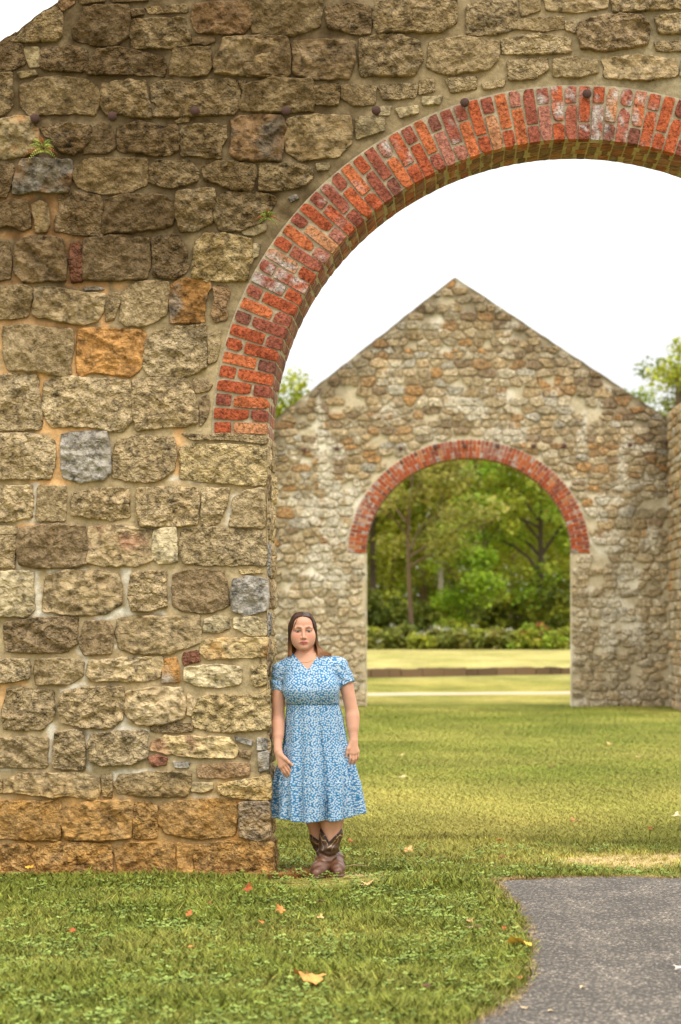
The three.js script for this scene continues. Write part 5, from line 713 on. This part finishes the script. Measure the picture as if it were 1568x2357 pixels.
function bodice(x, y, z) { // clothed upper body and skirt, filled
  const T = torsoAt(y), dx = (x - T[1]) / T[2], dz = (z - T[4]) / T[3], th = Math.atan2(dx, dz);
  const wv = skirtWave(th, y), q = y > SEAM0 ? 2.3 : 2.1; const k = Math.pow(Math.pow(Math.abs(dx), q) + Math.pow(Math.abs(dz), q), 1 / q); let d = (k - 1 - wv) * Math.min(T[2], T[3]) * 0.92;
  if (y > TORSO[0][0] - 0.01) d = Math.max(d, y - TORSO[0][0]);
  if (y > py(1640)) {
    d = smin(d, cap(x, y, z, P3(680, 1527, -0.035), P3(648, 1543, -0.03), 0.055, 0.052), 0.05); d = smin(d, cap(x, y, z, P3(738, 1522, -0.035), P3(778, 1534, -0.03), 0.055, 0.058), 0.05);
    d = smin(d, ell(x, y, z, P3(688, 1586, 0.075), [0.078, 0.075, 0.075]), 0.05); d = smin(d, ell(x, y, z, P3(750, 1583, 0.075), [0.078, 0.075, 0.075]), 0.05);
    d += 0.0035 * Math.sin((y - x * 0.4) * 70 + 6 * noise(x * 9, y * 9, 2)) * sstep(py(1560), py(1600), y) * 0 ;
  }
  return d;
}
const sleeveCut = (x, y, z, S) => { const dx = S.b[0] - S.a[0], dy = S.b[1] - S.a[1], dz = S.b[2] - S.a[2], L = Math.hypot(dx, dy, dz); return ((x - S.b[0]) * dx + (y - S.b[1]) * dy + (z - S.b[2]) * dz) / L; };
function sleeves(x, y, z) { let d = 9; for (const S of [SL, SR]) { const wr = 0.0035 * Math.sin(y * 95 + x * 60 + 4 * noise(x * 14, y * 14, 5)); d = Math.min(d, Math.max(cap(x, y, z, S.a, S.b, S.ra, S.rb) + wr, sleeveCut(x, y, z, S))); } return d; }
const V0 = [px(671), py(1500)], V1 = [px(711), py(1541)], V2 = [px(741), py(1496)];
function neckHole(x, y, z) { // negative inside the V neckline
  const l = (A, B) => ((x - A[0]) * (B[1] - A[1]) - (y - A[1]) * (B[0] - A[0])) / Math.hypot(B[0] - A[0], B[1] - A[1]);
  const v = smax(l(V0, V1), l(V1, V2), 0.008), front = (PZ - 0.05) - z, back = Math.hypot(x - px(704), z - (PZ - 0.035)) - 0.082; return Math.min(Math.max(v, front), Math.max(back, py(1516) - y));
}
const hemY = (x, z) => { const u = (x - px(735)) / (104 / PS); return py(1886) + 0.042 * sstep(0.15, 1, u) + 0.014 * sstep(-0.5, -1, u) + 0.006 * Math.sin(u * 7 + z * 9); };
function dressSDF(x, y, z) {
  let d = smin(bodice(x, y, z), sleeves(x, y, z), 0.025);
  d = Math.max(d, -neckHole(x, y, z)); d = Math.max(d, hemY(x, z) - y);
  if (y < py(1800)) { const inner = bodice(x, y, z) + 0.02; d = Math.max(d, -inner); }
  for (const S of [SL, SR]) { const c = sleeveCut(x, y, z, S), r = cap(x, y, z, S.a, S.b, S.ra - 0.012, S.rb - 0.012); if (c > -0.03 && c < 0.02) d = Math.max(d, -Math.max(r, -c - 0.02)); }
  return d;
}
{
  const t0 = surfaceNet(dressSDF, [px(612), py(1896), PZ - 0.27], [px(848), py(1490), PZ + 0.27], 0.0068), { pos, idx } = t0, uv = [], out = [], nrm = [], e = 0.004;
  const N = []; for (let i = 0; i < pos.length; i += 3) { const [x, y, z] = [pos[i], pos[i + 1], pos[i + 2]], gx = dressSDF(x + e, y, z) - dressSDF(x - e, y, z), gy = dressSDF(x, y + e, z) - dressSDF(x, y - e, z), gz = dressSDF(x, y, z + e) - dressSDF(x, y, z - e), L = Math.hypot(gx, gy, gz) || 1; N.push(gx / L, gy / L, gz / L); }
  for (let i = 0; i < idx.length; i += 3) {
    const c = [0, 0, 0]; for (let k = 0; k < 3; k++) for (let a = 0; a < 3; a++) c[a] += pos[idx[i + k] * 3 + a] / 3;
    let S = null; for (const s of [SL, SR]) if (cap(...c, s.a, s.b, s.ra, s.rb) < bodice(...c) - 0.004) S = s;
    let ref = null;
    for (let k = 0; k < 3; k++) { const q = idx[i + k], [x, y, z] = [pos[q * 3], pos[q * 3 + 1], pos[q * 3 + 2]]; out.push(x, y, z); nrm.push(N[q * 3], N[q * 3 + 1], N[q * 3 + 2]); let th, u; if (S) { th = Math.atan2(x - (S.a[0] + S.b[0]) / 2, z - (S.a[2] + S.b[2]) / 2); u = 0.056; } else { const T = torsoAt(y); th = Math.atan2((x - T[1]) / T[2], (z - T[4]) / T[3]); u = (T[2] + T[3]) / 2; } if (ref !== null && Math.abs(th - ref) > 3.14) th += th < ref ? 6.28318 : -6.28318; if (ref === null) ref = th; uv.push(th * u + (S ? 0.37 : 0), y); }
  }
  const g = new THREE.BufferGeometry(); g.setAttribute('position', new THREE.Float32BufferAttribute(out, 3)); g.setAttribute('normal', new THREE.Float32BufferAttribute(nrm, 3)); g.setAttribute('uv', new THREE.Float32BufferAttribute(uv, 2));
  // printed cotton: small white five-petalled flowers on blue
  const cv = document.createElement('canvas'); cv.width = cv.height = 1024; const q = cv.getContext('2d'), R = RNG(808); q.fillStyle = '#3d7ba4'; q.fillRect(0, 0, 1024, 1024);
  const wrap = (x, y, r, f) => { for (const a of [-1024, 0, 1024]) for (const b of [-1024, 0, 1024]) if (x + a > -r && x + a < 1024 + r && y + b > -r && y + b < 1024 + r) f(x + a, y + b); };
  for (let i = 0; i < 420; i++) { const x = R() * 1024, y = R() * 1024, r = 10 + R() * 16, a = R() * 3; q.fillStyle = ['#27508a', '#2f6aa4', '#1f3f70', '#4aa0c6', '#2c7cae'][i % 5]; wrap(x, y, 40, (X, Y) => { q.beginPath(); q.ellipse(X, Y, r, r * 0.45, a, 0, 7); q.fill(); }); }
  const spots = []; for (let t = 0; t < 9000 && spots.length < 190; t++) { const x = R() * 1024, y = R() * 1024; if (spots.every(([a, b]) => { let dx = Math.abs(a - x), dy = Math.abs(b - y); dx = Math.min(dx, 1024 - dx); dy = Math.min(dy, 1024 - dy); return dx * dx + dy * dy > 56 * 56; })) spots.push([x, y]); }
  for (const [x, y] of spots) { const r = 27 + R() * 9, a0 = R() * 6.28; wrap(x, y, 60, (X, Y) => { for (let p = 0; p < 5; p++) { const a = a0 + p * 1.2566; q.fillStyle = p % 2 ? '#d6dde0' : '#c8d4da'; q.beginPath(); q.ellipse(X + Math.cos(a) * r * 0.6, Y + Math.sin(a) * r * 0.6, r * 0.42, r * 0.27, a, 0, 7); q.fill(); } q.fillStyle = '#3b4a55'; q.beginPath(); q.arc(X, Y, r * 0.2, 0, 7); q.fill(); q.fillStyle = '#d8b860'; q.beginPath(); q.arc(X, Y, r * 0.1, 0, 7); q.fill(); }); }
  const tex = new THREE.CanvasTexture(cv); tex.colorSpace = THREE.SRGBColorSpace; tex.wrapS = tex.wrapT = THREE.RepeatWrapping; tex.repeat.set(5.2, 5.2); tex.magFilter = THREE.LinearFilter;
  const m = new THREE.MeshPhysicalMaterial({ map: tex, roughness: 0.85, sheen: 0.25, sheenRoughness: 0.6, sheenColor: new THREE.Color(0.6, 0.7, 0.8) });
  mesh('dress', toLocal(g), m, person).userData.label = 'blue short sleeved tiered dress printed with white flowers';
}
// head, in its own frame: origin between the eyes' level at the middle, +z forward
const HO = P3(697.5, 1452, 0.0), HYAW = 0.12, cy_ = Math.cos(HYAW), sy_ = Math.sin(HYAW), HT = 0.02;
const toHead = (x, y, z) => { x -= HO[0]; y -= HO[1]; z -= HO[2]; const xr = x * cy_ - z * sy_, zr = x * sy_ + z * cy_; return [xr * Math.cos(HT) + y * Math.sin(HT), y * Math.cos(HT) - xr * Math.sin(HT), zr]; };
const fromHead = (x, y, z) => { const x1 = x * Math.cos(HT) - y * Math.sin(HT), y1 = x * Math.sin(HT) + y * Math.cos(HT); return [x1 * cy_ + z * sy_ + HO[0], y1 + HO[1], -x1 * sy_ + z * cy_ + HO[2]]; };
function headSDF(x, y, z) {
  let d = ell(x, y, z, [0, 0.03, -0.022], [0.076, 0.088, 0.096]);
  d = smin(d, ell(x, y, z, [0, -0.03, 0.012], [0.074, 0.086, 0.074]), 0.03);
  const ax = Math.abs(x);
  d = smin(d, ell(ax, y, z, [0.043, -0.036, 0.044], [0.031, 0.034, 0.03]), 0.03);
  d = smin(d, ell(x, y, z, [0, -0.074, 0.026], [0.064, 0.045, 0.054]), 0.03);
  d = smin(d, ell(x, y, z, [0, -0.104, 0.062], [0.024, 0.015, 0.02]), 0.025);
  d = smin(d, ell(x, y, z, [0, 0.052, 0.045], [0.055, 0.04, 0.04]), 0.03);
  d = smin(d, cap(ax, y, z, [0.016, 0.019, 0.086], [0.05, 0.02, 0.068], 0.007, 0.007), 0.02);
  d = smax(d, -(Math.hypot(ax - 0.035, (y + 0.001) * 1.25, z - 0.097) - 0.0165), 0.018);
  d = smin(d, Math.hypot(ax - 0.0355, y + 0.001, z - 0.0695) - 0.0128, 0.004);
  d = smin(d, cap(ax, y, z, [0.021, 0.0085, 0.0795], [0.049, 0.007, 0.07], 0.004, 0.004), 0.005);
  d = smin(d, cap(x, y, z, [0, 0.012, 0.084], [0, -0.04, 0.104], 0.0065, 0.0095), 0.014);
  d = smin(d, Math.hypot(ax - 0.011, y + 0.044, z - 0.092) - 0.0078, 0.009);
  d = smin(d, cap(ax, y, z, [0.0, -0.0675, 0.092], [0.025, -0.071, 0.08], 0.0052, 0.0035), 0.01);
  d = smin(d, cap(ax, y, z, [0.0, -0.079, 0.0905], [0.021, -0.0755, 0.081], 0.0062, 0.004), 0.01);
  d = smax(d, -cap(ax, y, z, [0, -0.0735, 0.101], [0.027, -0.072, 0.087], 0.002, 0.0015), 0.003);
  d = smin(d, ell(ax, y, z, [0.079, -0.008, -0.008], [0.009, 0.03, 0.018]), 0.006);
  return d;
}
const neck = (x, y, z, s = 0) => smin(cap(x, y, z, P3(702, 1470, -0.035), P3(704, 1522, -0.035), 0.058 - s, 0.064 - s), cap(x, y, z, P3(700, 1494, -0.015), P3(703, 1514, -0.022), 0.043 - s, 0.046 - s), 0.02);
const chest = (x, y, z) => Math.max(bodice(x, y, z) + 0.013, py(1575) - y);
const AL = [P3(643, 1560, -0.02), P3(641.5, 1650, 0.02), P3(643.5, 1722, 0.115)], AR = [P3(794, 1560, -0.02), P3(811, 1640, -0.005), P3(815, 1700, 0.045)];
function arms(x, y, z) { const s = 0.005 * sstep(py(1690), py(1712), y + (x > px(735) ? -22 / PS : 0)); let d = smin(cap(x, y, z, AL[0], AL[1], 0.044 - s, 0.041 - s), cap(x, y, z, AL[1], AL[2], 0.042 - s, 0.027 - s), 0.02); d = Math.min(d, smin(cap(x, y, z, AR[0], AR[1], 0.048 - s, 0.043 - s), cap(x, y, z, AR[1], AR[2], 0.044 - s, 0.029 - s), 0.02)); return d; }
const LEGS = [[P3(712, 1830, -0.02), P3(724, 1885, -0.03), P3(738, 1945, -0.05), P3(768, 1995, -0.05), [0.078, 0.058, 0.047, 0.03]], [P3(762, 1830, 0.04), P3(765, 1885, 0.06), P3(764, 1930, 0.06), P3(748, 1992, 0.06), [0.088, 0.072, 0.056, 0.03]]];
function legs(x, y, z) { let d = 9; for (const [a, b, c, e, r] of LEGS) d = Math.min(d, smin(smin(cap(x, y, z, a, b, r[0], r[1]), cap(x, y, z, b, c, r[1], r[2]), 0.02), cap(x, y, z, c, e, r[2], r[3]), 0.02)); return Math.max(d, y - py(1835)); }
// hands: chains of joints in sheet units with depth
const HANDS = [
  { wrist: P3(643.5, 1722, 0.115), palm: [P3(645, 1728, 0.119), P3(653.5, 1754, 0.135)], fingers: [[[661.5, 1752, 0.148], [669, 1763, 0.154], [673, 1771, 0.148], [675, 1777, 0.138]], [[658, 1757, 0.146], [666, 1770, 0.152], [671, 1779, 0.144], [672.5, 1784, 0.133]], [[653, 1761, 0.141], [661, 1774, 0.145], [666, 1781, 0.137], [667, 1785, 0.128]], [[648.5, 1761, 0.134], [655, 1773, 0.137], [660, 1779, 0.130], [661.5, 1783, 0.122]]], thumb: [[650, 1733, 0.138], [662, 1743, 0.158], [671, 1751, 0.163], [677.5, 1757, 0.160]] },
  { wrist: P3(815, 1700, 0.045), palm: [P3(815, 1706, 0.05), P3(817, 1727, 0.062)], fingers: [[[809, 1730, 0.07], [808, 1743, 0.078], [806.5, 1751, 0.072], [805.5, 1757, 0.062]], [[814.5, 1732, 0.071], [814.5, 1746, 0.078], [812.5, 1754, 0.07], [810.5, 1759, 0.06]], [[820, 1731, 0.068], [820.5, 1744, 0.073], [818.5, 1751, 0.065], [816.5, 1755.5, 0.056]], [[825, 1728, 0.062], [825.5, 1739, 0.066], [824, 1745, 0.059], [822.5, 1749, 0.052]]], thumb: [[809, 1710, 0.06], [803.5, 1721, 0.076], [800.5, 1731, 0.08], [798.5, 1739, 0.078]] },
];
function handSDF(H, side) {
  const fr = [[0.0092, 0.0086, 0.0078, 0.0066], [0.0095, 0.0088, 0.008, 0.0068], [0.0091, 0.0084, 0.0076, 0.0064], [0.0082, 0.0074, 0.0068, 0.0058]], F = H.fingers.map((f) => f.map((q) => P3(...q))), T = H.thumb.map((q) => P3(...q)), A = side ? AR : AL, mixP = (t) => A[1].map((v, i) => lerp(v, A[2][i], t)), F0 = mixP(0.2), F1 = mixP(0.55);
  return (x, y, z) => {
    let d = smin(cap(x, y, z, A[0], A[1], side ? 0.046 : 0.041, side ? 0.041 : 0.039), cap(x, y, z, A[1], A[2], side ? 0.04 : 0.038, side ? 0.028 : 0.026), 0.012); d = smin(d, cap(x, y, z, F0, F1, side ? 0.044 : 0.042, side ? 0.036 : 0.034), 0.02); d -= 0.0025 * Math.exp(-Math.pow(Math.hypot(x - A[1][0], y - A[1][1]) / 0.03, 2)) * (z < A[1][2] ? 1 : -0.6);
    for (const f of F) d = smin(d, cap(x, y, z, H.palm[0], f[0], 0.017, 0.0118), 0.018);
    let g = 9; F.forEach((f, i) => { for (let k = 0; k < 3; k++) g = Math.min(g, cap(x, y, z, f[k], f[k + 1], fr[i][k], fr[i][k + 1])); }); d = smin(d, g, 0.006);
    d = smin(d, smin(cap(x, y, z, T[0], T[1], 0.016, 0.0115), smin(cap(x, y, z, T[1], T[2], 0.011, 0.0095), cap(x, y, z, T[2], T[3], 0.0095, 0.0078), 0.004), 0.01), 0.012);
    return d;
  };
}
const SKIN = C(213, 158, 130), SKINW = C(212, 158, 128);
{
  const skin = [];
  const add = (sdf, lo, hi, cell, paint) => { const { pos, idx } = surfaceNet(sdf, lo, hi, cell), nrm = [], col = [], e = cell * 0.6; for (let i = 0; i < pos.length; i += 3) { const x = pos[i], y = pos[i + 1], z = pos[i + 2], gx = sdf(x + e, y, z) - sdf(x - e, y, z), gy = sdf(x, y + e, z) - sdf(x, y - e, z), gz = sdf(x, y, z + e) - sdf(x, y, z - e), L = Math.hypot(gx, gy, gz) || 1; nrm.push(gx / L, gy / L, gz / L); col.push(...paint(x, y, z)); } const g = new THREE.BufferGeometry(); g.setAttribute('position', new THREE.Float32BufferAttribute(pos, 3)); g.setAttribute('normal', new THREE.Float32BufferAttribute(nrm, 3)); g.setAttribute('color', new THREE.Float32BufferAttribute(col, 3)); g.setIndex(idx); skin.push(g); };
  const tone = (x, y, z) => { const k = 1 + 0.1 * fbm(x * 20, y * 20, z * 20, 2); return SKIN.map((v) => v * k); };
  const armTone = (x, y, z) => { const k = 0.94 + 0.1 * fbm(x * 20, y * 20, z * 20, 2); return SKINW.map((v) => v * k); };
  // trunk under the dress, neck base, arms, legs: one grid
  const core = (x, y, z) => { let d = smin(chest(x, y, z), neck(x, y, z, 0.0018), 0.03); const inner = Math.max(bodice(x, y, z) + 0.03, py(1840) - y, y - py(1545)); d = Math.min(d, inner, legs(x, y, z)); return Math.min(d); };
  add(core, [px(612), py(2002), PZ - 0.25], [px(845), py(1478), PZ + 0.25], 0.0095, armTone);
  // head and neck
  const R0 = 0.0024, hs = (x, y, z) => { const [a, b, c] = toHead(x, y, z); return smin(headSDF(a, b, c), Math.max(neck(x, y, z), py(1516) - y), 0.012); };
  const brow = (a, b, c) => Math.min(cap(Math.abs(a), b, c, [0.016, 0.0205, 0.09], [0.036, 0.0245, 0.083], 0.0034, 0.0032), cap(Math.abs(a), b, c, [0.036, 0.0245, 0.083], [0.054, 0.017, 0.066], 0.0032, 0.0016));
  add(hs, [HO[0] - 0.105, py(1516), HO[2] - 0.14], [HO[0] + 0.105, HO[1] + 0.13, HO[2] + 0.13], R0, (x, y, z) => {
    const [a, b, c] = toHead(x, y, z), ax = Math.abs(a); let col = tone(x, y, z);
    col = mix3(col, C(214, 128, 104), 0.4 * sstep(0.032, 0.01, Math.hypot(ax - 0.043, b + 0.03)) * (c > 0.02 ? 1 : 0));
    if (c > 0.04) {
      const lu = ax / 0.0265, lw = Math.max(0, 1 - lu * lu), mid = -0.0732 + 0.0012 * lu * lu, topL = mid + 0.0078 * Math.pow(lw, 0.8) * (1 - 0.16 * Math.exp(-Math.pow(ax / 0.004, 2))), lowL = mid - 0.0098 * Math.pow(lw, 0.7), soft = 0.0014;
      if (c > 0.06 && lu < 1.05) { col = mix3(col, C(170, 78, 78), sstep(lowL - soft, lowL + soft, b) * sstep(topL + soft, topL - soft, b) * 0.9); col = mix3(col, C(104, 42, 42), sstep(0.0019, 0.0005, Math.abs(b - mid)) * (lu < 1 ? 0.8 : 0)); }
      col = mix3(col, C(92, 58, 38), sstep(0.005, 0.0004, brow(a, b, c)) * 0.75);
      const ex = ax - 0.0355, ey = b + 0.001, eye = Math.hypot(ex / 0.0155, ey / 0.0062);
      if (c > 0.055) { col = mix3(col, C(150, 98, 76), sstep(1.9, 1.1, eye) * 0.5); if (eye < 1.0) { col = C(160, 146, 136); const ir = Math.hypot(ex, ey); if (ir < 0.0066) col = C(72, 76, 74); if (ir < 0.003) col = C(20, 17, 16); } if (ey > 0.0026 && ey < 0.0066 && eye < 1.45 && eye > 0.85) col = mix3(col, C(62, 40, 32), 0.75); }
      if (Math.hypot(ax - 0.0085, b + 0.0515) < 0.0035 && c > 0.085) col = mix3(col, C(130, 66, 52), 0.5);
    }
    return col;
  });
  HANDS.forEach((H, i) => { const s = handSDF(H, i), c = H.palm[0], sd = s, nails = [...H.fingers, H.thumb].map((f) => P3(...f[3])); add(sd, [c[0] - 0.095, c[1] - 0.19, PZ - 0.09], [c[0] + 0.11, py(1545), PZ + (i ? 0.13 : 0.2)], 0.0033, (x, y, z) => { let k = armTone(x, y, z); for (const n of nails) { const dd = Math.hypot(x - n[0], y - n[1], (z - n[2] - 0.006)); if (dd < 0.006) k = mix3(k, C(232, 190, 176), 0.7); } return k; }); });
  const m = new THREE.MeshPhysicalMaterial({ vertexColors: true, roughness: 0.52, specularIntensity: 0.45, sheen: 0.15, sheenColor: new THREE.Color(1, 0.8, 0.7) });
  mesh('body', toLocal(mergeGeometries(skin)), m, person);
}
{ // hair: long, wet, straight, parted in the middle
  const R = RNG(1212), parts = [], hairCol = (t, s, k) => mix3(mix3(C(50, 31, 21), C(84, 54, 33), k), C(168, 114, 60), sstep(0.6, 1, t) * 0.75);
  const strand = (pts, r, s) => { const c = new THREE.CatmullRomCurve3(pts.map((p) => new THREE.Vector3(...fromHead(...p)))), n = 16, P = c.getPoints(n), g = tube(P, P.map((_, i) => r * (i > n - 4 ? 1 - (i - n + 4) / 4 * 0.8 : 1)), 5), k = R(), col = [], per = 6; for (let i = 0; i <= n; i++) for (let j = 0; j < per; j++) col.push(...hairCol(i / n, s, k)); g.setAttribute('color', new THREE.Float32BufferAttribute(col, 3)); parts.push(g); };
  for (const s of [-1, 1]) for (let i = 0; i < 210; i++) {
    const u = Math.pow(R(), 0.8), j = () => (R() - 0.5) * 0.008, zp = lerp(0.066, -0.1, u), yp = 0.1225 - 0.62 * Math.pow(Math.abs(zp + 0.02), 2) * 3.4 - (zp > 0.03 ? (zp - 0.03) * 0.35 : 0), th = lerp(0.95, -1.4, u); // angle around the head, from face edge to the nape
    const rx = 0.085, rz = 0.1, ring = (y, k, dz = 0) => [s * Math.cos(th) * rx * k + j(), y, Math.sin(th) * rz * k - 0.022 + dz + j()];
    const front = sstep(0.3, 0.0, u), len = s > 0 ? -0.162 - R() * 0.03 : -0.15 - R() * 0.02;
    const p0 = [s * (0.001 + R() * 0.004), yp, zp], p1 = [s * lerp(0.042, 0.05, R()), lerp(0.108, 0.09, front) + j(), lerp(zp, Math.sin(th) * rz - 0.022, 0.35)], p2 = ring(0.045, 0.96 + R() * 0.05), p3 = ring(0.0, 0.98 + R() * 0.07, -0.012 * front), p4 = ring(-0.06, 0.96 + R() * 0.12, -0.025 * front);
    if (front > 0) { p2[0] = s * lerp(Math.abs(p2[0]), 0.066, front); p2[2] = lerp(p2[2], 0.05, front); p3[0] = s * lerp(Math.abs(p3[0]), 0.0785, front); p3[2] = lerp(p3[2], 0.026, front); p4[0] = s * lerp(Math.abs(p4[0]), s > 0 ? 0.079 : 0.083, front); p4[2] = lerp(p4[2], 0.014, front); }
    const out = R(); let pts;
    if (s > 0) pts = [p0, p1, p2, p3, p4, [lerp(p4[0], 0.095 + out * 0.03, 0.7), -0.11, lerp(p4[2], 0.02 - out * 0.03, 0.6)], [0.088 + out * 0.105 + j(), len + 0.008 - (1 - out) * 0.018, lerp(0.07, 0.015, out)]];
    else pts = [p0, p1, p2, p3, p4, [p4[0] * lerp(1, 1.06, R()), -0.11, p4[2] * 0.6], [p4[0] * lerp(0.98, 1.15, R()), len, p4[2] * 0.5 + 0.01]];
    strand(pts, 0.0026 + R() * 0.0022, s);
  }
  for (const [s, x, y] of [[-1, 0.052, 0.03], [-1, 0.06, 0.0]]) strand([[s * 0.006, 0.108, 0.055], [s * 0.035, 0.085, 0.078], [s * x, y + 0.02, 0.07], [s * 0.066, y - 0.01, 0.055]], 0.0012, s);
  // scalp cap beneath the strands
  const cap0 = surfaceNet((x, y, z) => { const [a, b, c] = toHead(x, y, z), d = ell(a, b, c, [0, 0.03, -0.024], [0.08, 0.0925, 0.101]); const face = Math.max(0.03 - c, b - (0.088 - Math.abs(a) * 0.35)); return Math.max(d, -face, -0.07 - b); }, [HO[0] - 0.11, HO[1] - 0.1, HO[2] - 0.15], [HO[0] + 0.11, HO[1] + 0.14, HO[2] + 0.13], 0.006), cg = geoFrom(cap0.pos, cap0.idx, { col: cap0.pos.map((_, i) => C(46, 29, 20)[i % 3]) }); cg.setAttribute('uv', new THREE.Float32BufferAttribute(new Float32Array(cap0.pos.length / 3 * 2), 2)); parts.push(cg);
  const m = new THREE.MeshPhysicalMaterial({ vertexColors: true, roughness: 0.36, specularIntensity: 0.8 });
  mesh('hair', toLocal(mergeGeometries(parts)), m, person).userData.label = 'long wet brown hair parted in the middle';
}
{ // thin gold chain resting on the collarbones
  const sk = (x, y, z) => Math.min(smin(chest(x, y, z), neck(x, y, z), 0.03)), pts = []; for (const [a, b] of [[672, 1505], [676, 1511], [683, 1518], [691, 1522.5], [700, 1524], [709, 1523.5], [717, 1520.5], [724, 1514], [729, 1506], [730, 1501]]) { let z = PZ + 0.2; while (z > PZ - 0.1 && sk(px(a), py(b), z) > 0.0015) z -= 0.001; pts.push(new THREE.Vector3(px(a), py(b), z)); }
  const c = new THREE.CatmullRomCurve3(pts).getPoints(60); mesh('necklace', toLocal(tube(c, c.map((_, i) => 0.0013 + 0.0005 * (i % 2)), 6)), new THREE.MeshStandardMaterial({ color: new THREE.Color().setRGB(0.6, 0.42, 0.16), metalness: 0.9, roughness: 0.35 }), person).userData.label = 'thin gold chain necklace';
}
{ // boots: scalloped tops, slouched ankles, rounded toes
  const brown = C(78, 49, 33), dark = C(48, 30, 22), pale = C(190, 160, 116);
  const build = (name, top, ank, heel, ball, toe, tips, label, seed) => {
    const base = 0.002;
    const sd = (x, y, z) => {
      const t = clamp((y - ank[1]) / (top[1] - ank[1]), 0, 1.4), cx = lerp(ank[0], top[0], t), cz = lerp(ank[2], top[2], t), th = Math.atan2(x - cx, z - cz);
      const wr = 0.006 * Math.sin((y + 0.25 * (x - cx) + 0.015 * Math.sin(th * 2 + seed)) * 150 + seed) * sstep(0.22, 0.1, y) * sstep(0.05, 0.09, y) + 0.004 * fbm(x * 26, y * 26, z * 26 + seed, 2);
      const slouch = 0.012 * Math.exp(-Math.pow((y - 0.155 - 0.03 * Math.sin(th + seed)) / 0.018, 2)) + 0.009 * Math.exp(-Math.pow((y - 0.105 - 0.02 * Math.cos(th + seed)) / 0.014, 2));
      let d = cap(x, y, z, top, ank, 0.077, 0.047) - wr - slouch;
      const lipH = lerp(tips[0], tips[1], Math.pow(Math.abs(Math.sin(th)), 0.9)); const inner = cap(x, y, z, [top[0], top[1] + 0.02, top[2]], ank, 0.068, 0.039);
      d = Math.max(d, y - lipH); if (y > ank[1] + 0.06) d = Math.max(d, -inner);
      const flat = (q) => { const k = 0.86; return cap(x, (y - base) * k + base, z, q[0], q[1], q[2], q[3]); };
      let f = smin(cap(x, y, z, ank, [heel[0], 0.05, heel[2]], 0.049, 0.042), cap(x, y, z, [lerp(ank[0], ball[0], 0.4), 0.085, lerp(ank[2], ball[2], 0.35)], [ball[0], 0.046, ball[2]], 0.043, 0.043), 0.03);
      f = smin(f, flat([[ball[0], 0.042, ball[2]], [toe[0], 0.03, toe[2]], 0.046, 0.03]), 0.03); f = smin(f, flat([[heel[0], 0.045, heel[2]], [ball[0], 0.04, ball[2]], 0.038, 0.045]), 0.03);
      f -= 0.003 * Math.sin(z * 130 + x * 40 + seed) * sstep(0.045, 0.09, y) * 0.8;
      let a = smin(d, f, 0.03); a = Math.max(a, base + 0.01 - y);
      const sole = Math.max(Math.min(cap(x, 0.02, z, [ball[0], 0.02, ball[2]], [toe[0], 0.02, toe[2]], 0.051, 0.037), cap(x, 0.02, z, [heel[0], 0.02, heel[2]], [ball[0], 0.02, ball[2]], 0.041, 0.051)), Math.abs(y - 0.011) - 0.009); return Math.min(a, sole);
    };
    const lo = [Math.min(top[0], toe[0], heel[0]) - 0.12, -0.012, Math.min(heel[2], top[2]) - 0.11], hi = [Math.max(top[0], toe[0], heel[0]) + 0.12, tips[1] + 0.02, toe[2] + 0.08], { pos, idx } = surfaceNet(sd, lo, hi, 0.0042), col = [];
    for (let i = 0; i < pos.length; i += 3) { const x = pos[i], y = pos[i + 1], z = pos[i + 2], t = clamp((y - ank[1]) / (top[1] - ank[1]), 0, 1.4), th = Math.atan2(x - lerp(ank[0], top[0], t), z - lerp(ank[2], top[2], t)), lipH = lerp(tips[0], tips[1], Math.pow(Math.abs(Math.sin(th)), 0.9)); let c = mix3(brown, C(112, 72, 46), clamp(0.5 + fbm(x * 22, y * 22, z * 22, 3))); if (y < 0.02) c = C(84, 56, 40); if (y > 0.14) { c = mix3(c, dark, 0.6); const e = lipH - y; if (e < 0.014) c = C(40, 24, 18); if (Math.abs(e - 0.034 - 0.012 * Math.sin(th * 6)) < 0.0026) c = pale; const p = Math.abs(Math.abs(th) - 0.62 - 0.22 * Math.sin(y * 60)); if (y > 0.17 && p < 0.035) c = mix3(c, pale, 0.5); } if (Math.abs(Math.abs(th) - 1.57) < 0.07 && y > 0.06) c = mix3(c, pale, 0.35); col.push(...c); }
    const g = geoFrom(pos, idx, { col }); mesh('boot', toLocal(g), new THREE.MeshPhysicalMaterial({ vertexColors: true, roughness: 0.42, clearcoat: 0.15, clearcoatRoughness: 0.4 }), person).userData.label = label;
  };
  build('boot', P3(764, 1916, 0.06), P3(749, 1985, 0.07), P3(749, 2005, 0.03), P3(738, 2010, 0.17), P3(734, 2012, 0.235), [py(1933), py(1903)], 'brown western boot crossed in front', 1.3);
  build('boot', P3(739, 1927, -0.05), P3(772, 1987, -0.04), P3(774, 2005, -0.06), P3(777, 2010, 0.08), P3(779, 2012, 0.145), [py(1944), py(1916)], 'brown western boot behind the crossed one', 4.1);
}
tag(person, 'woman in blue floral dress and brown boots leaning on the near wall', 'person');
renderer.render(scene, camera);
